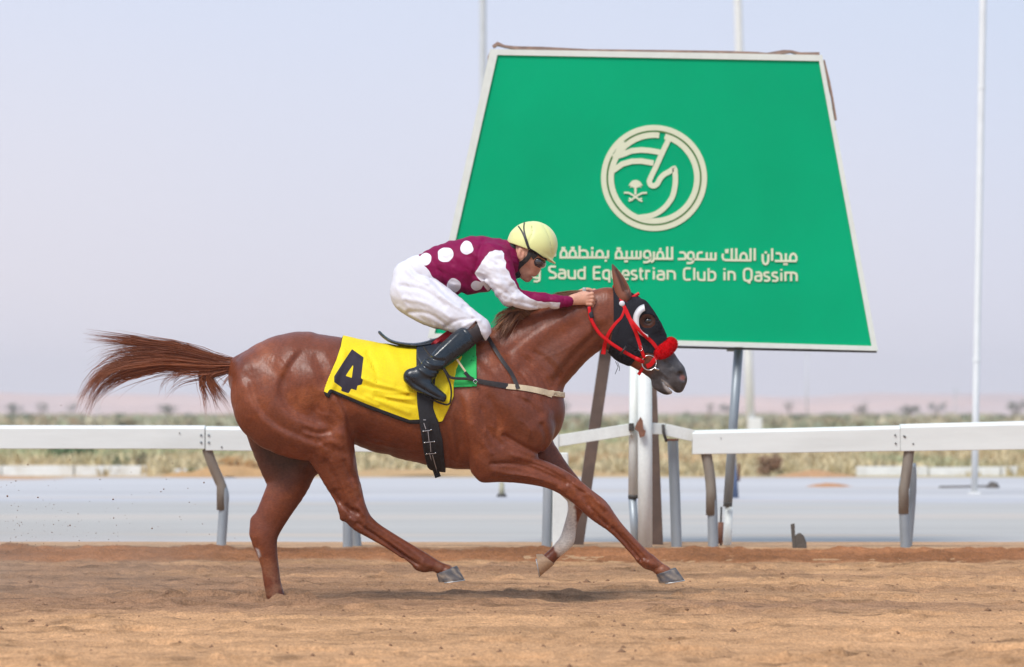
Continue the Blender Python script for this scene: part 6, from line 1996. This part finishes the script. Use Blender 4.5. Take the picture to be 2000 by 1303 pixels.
# whip held in the far hand
wh = thing('whip', W(1142, 573, 12), 'grey whip butt showing above the knuckles of the rider', 'whip')
mb = MB(); mb.tube([W(1141, 563, 4), W(1142, 575, 12), W(1143, 592, 26), W(1120, 640, 60)], [.009, .008, .006, .004], n=10); mb.build('handle', mat('grey_rubber', (.42, .45, .42), rough=.6), wh, smooth=True)

# ================================================================== FLYING SAND
def clods():
    g = np.random.default_rng(8); V = []; F = []
    b = 0
    for i in range(420):
        k = g.random()
        px = 470 * (1 - k) ** 1.0 * g.uniform(.0, 1); pz = 1170 - abs(g.normal(0, 90)) - (470 - px) * .12 * g.random()
        if i < 26: px, pz = g.uniform(0, 420), g.uniform(880, 1070)
        r_ = g.uniform(.4, 1.3) if i >= 26 else g.uniform(1.0, 2.4)
        y = g.uniform(-60, 160)
        c = np.array(W(px, pz, y)); 
        for v in ((1, 0, 0), (-1, 0, 0), (0, 1, 0), (0, -1, 0), (0, 0, 1), (0, 0, -1)):
            V.append(c + np.array(v) * r_ / 400 * g.uniform(.6, 1.2, 3))
        for f in ((0, 2, 4), (2, 1, 4), (1, 3, 4), (3, 0, 4), (2, 0, 5), (1, 2, 5), (3, 1, 5), (0, 3, 5)): F.append(tuple(b + q for q in f))
        b += 6
    me = np_mesh('flying_sand', np.array(V), np.array(F)); o = link_mesh('flying_sand', me, mat('damp_sand_grain', (.24, .15, .095), rough=1))
    tag(o, 'specks of dark sand thrown up behind the galloping horse', 'sand', kind='stuff')
clods()
def pebbles():
    g = np.random.default_rng(18); V = []; F = []; b = 0
    for i in range(900):
        x = g.uniform(-2.8, 2.8); y = 13.4 + 11 * g.random() ** 1.6; r_ = abs(g.normal(0, .006)) + .003
        d = BV_T.ray_cast(Vector((x, y, 1)), Vector((0, 0, -1)))
        if d[0] is None: continue
        c = np.array(d[0])
        for v in ((1, 0, 0), (-1, 0, 0), (0, 1, 0), (0, -1, 0), (0, 0, 1), (0, 0, -1)):
            V.append(c + np.array(v) * r_ * g.uniform(.6, 1.2, 3))
        for f in ((0, 2, 4), (2, 1, 4), (1, 3, 4), (3, 0, 4), (2, 0, 5), (1, 2, 5), (3, 1, 5), (0, 3, 5)): F.append(tuple(b + q for q in f))
        b += 6
    o = link_mesh('sand_clods', np_mesh('sand_clods', np.array(V), np.array(F)), mat('sand_clod', (.22, .12, .065), rough=1))
    tag(o, 'small dark clods lying scattered over the sand track', 'sand', kind='stuff')
BV_T = bvh_of([o for o in scene.objects if o.name == 'sand_track'][0])
pebbles()

# ================================================================== DUST
def dust():
    mb = MB(); n, r_ = 20, 10
    V = []; F = []
    for i in range(r_ + 1):
        th = math.pi * i / r_
        for k in range(n):
            ph = 2 * math.pi * k / n
            V.append((-2.35 + 1.25 * math.sin(th) * math.cos(ph), 20.3 + .9 * math.sin(th) * math.sin(ph), .17 + .30 * math.cos(th)))
    for i in range(r_):
        for k in range(n): F.append((i * n + k, (i + 1) * n + k, (i + 1) * n + (k + 1) % n, i * n + (k + 1) % n))
    mb.add(V, F); o = mb.build('dust', None)
    tag(o, 'faint cloud of sand dust hanging low behind the planted hind leg', 'dust', kind='stuff')
    m = bpy.data.materials.new('sand_dust'); m.use_nodes = True; nn, l = m.node_tree.nodes, m.node_tree.links; nn.clear()
    out = nn.new('ShaderNodeOutputMaterial'); v = nn.new('ShaderNodeVolumePrincipled'); v.inputs['Color'].default_value = (.86, .68, .52, 1)
    tc = nn.new('ShaderNodeTexCoord'); nz = nn.new('ShaderNodeTexNoise'); nz.inputs['Scale'].default_value = 2.6; nz.inputs['Detail'].default_value = 3
    l.new(tc.outputs['Object'], nz.inputs['Vector'])
    # thins out towards the edge of the cloud
    mp = nn.new('ShaderNodeMapping'); mp.inputs['Location'].default_value = (2.35 / 1.25, -20.3 / .9, -.17 / .30); mp.inputs['Scale'].default_value = (1 / 1.25, 1 / .9, 1 / .30)
    l.new(tc.outputs['Object'], mp.inputs['Vector'])
    ln = nn.new('ShaderNodeVectorMath'); ln.operation = 'LENGTH'; l.new(mp.outputs[0], ln.inputs[0])
    f = nn.new('ShaderNodeMapRange'); f.inputs['From Min'].default_value = .15; f.inputs['From Max'].default_value = 1; f.inputs['To Min'].default_value = 1; f.inputs['To Max'].default_value = 0; l.new(ln.outputs['Value'], f.inputs['Value'])
    g_ = nn.new('ShaderNodeMapRange'); g_.inputs['From Min'].default_value = .35; g_.inputs['From Max'].default_value = .7; g_.inputs['To Max'].default_value = .55; l.new(nz.outputs['Fac'], g_.inputs['Value'])
    mu = nn.new('ShaderNodeMath'); mu.operation = 'MULTIPLY'; l.new(f.outputs[0], mu.inputs[0]); l.new(g_.outputs[0], mu.inputs[1]); l.new(mu.outputs[0], v.inputs['Density'])
    l.new(v.outputs[0], out.inputs['Volume']); o.data.materials.append(m)
dust()

# ================================================================== AIR
HAZE = 0.0004
if HAZE:
    mb = MB(); mb.box((-1150, -62, -1.2), (1150, 1840, 24)); hz = mb.build('haze', None, None); hz['kind'] = 'stuff'
    hm = bpy.data.materials.new('haze_air'); hm.use_nodes = True
    hn = hm.node_tree.nodes; hn.clear()
    ho = hn.new('ShaderNodeOutputMaterial'); hv = hn.new('ShaderNodeVolumePrincipled')
    hv.inputs['Color'].default_value = (1.0, .98, 1.0, 1); hv.inputs['Density'].default_value = HAZE
    hm.node_tree.links.new(hv.outputs[0], ho.inputs['Volume'])
    hz.data.materials.append(hm)
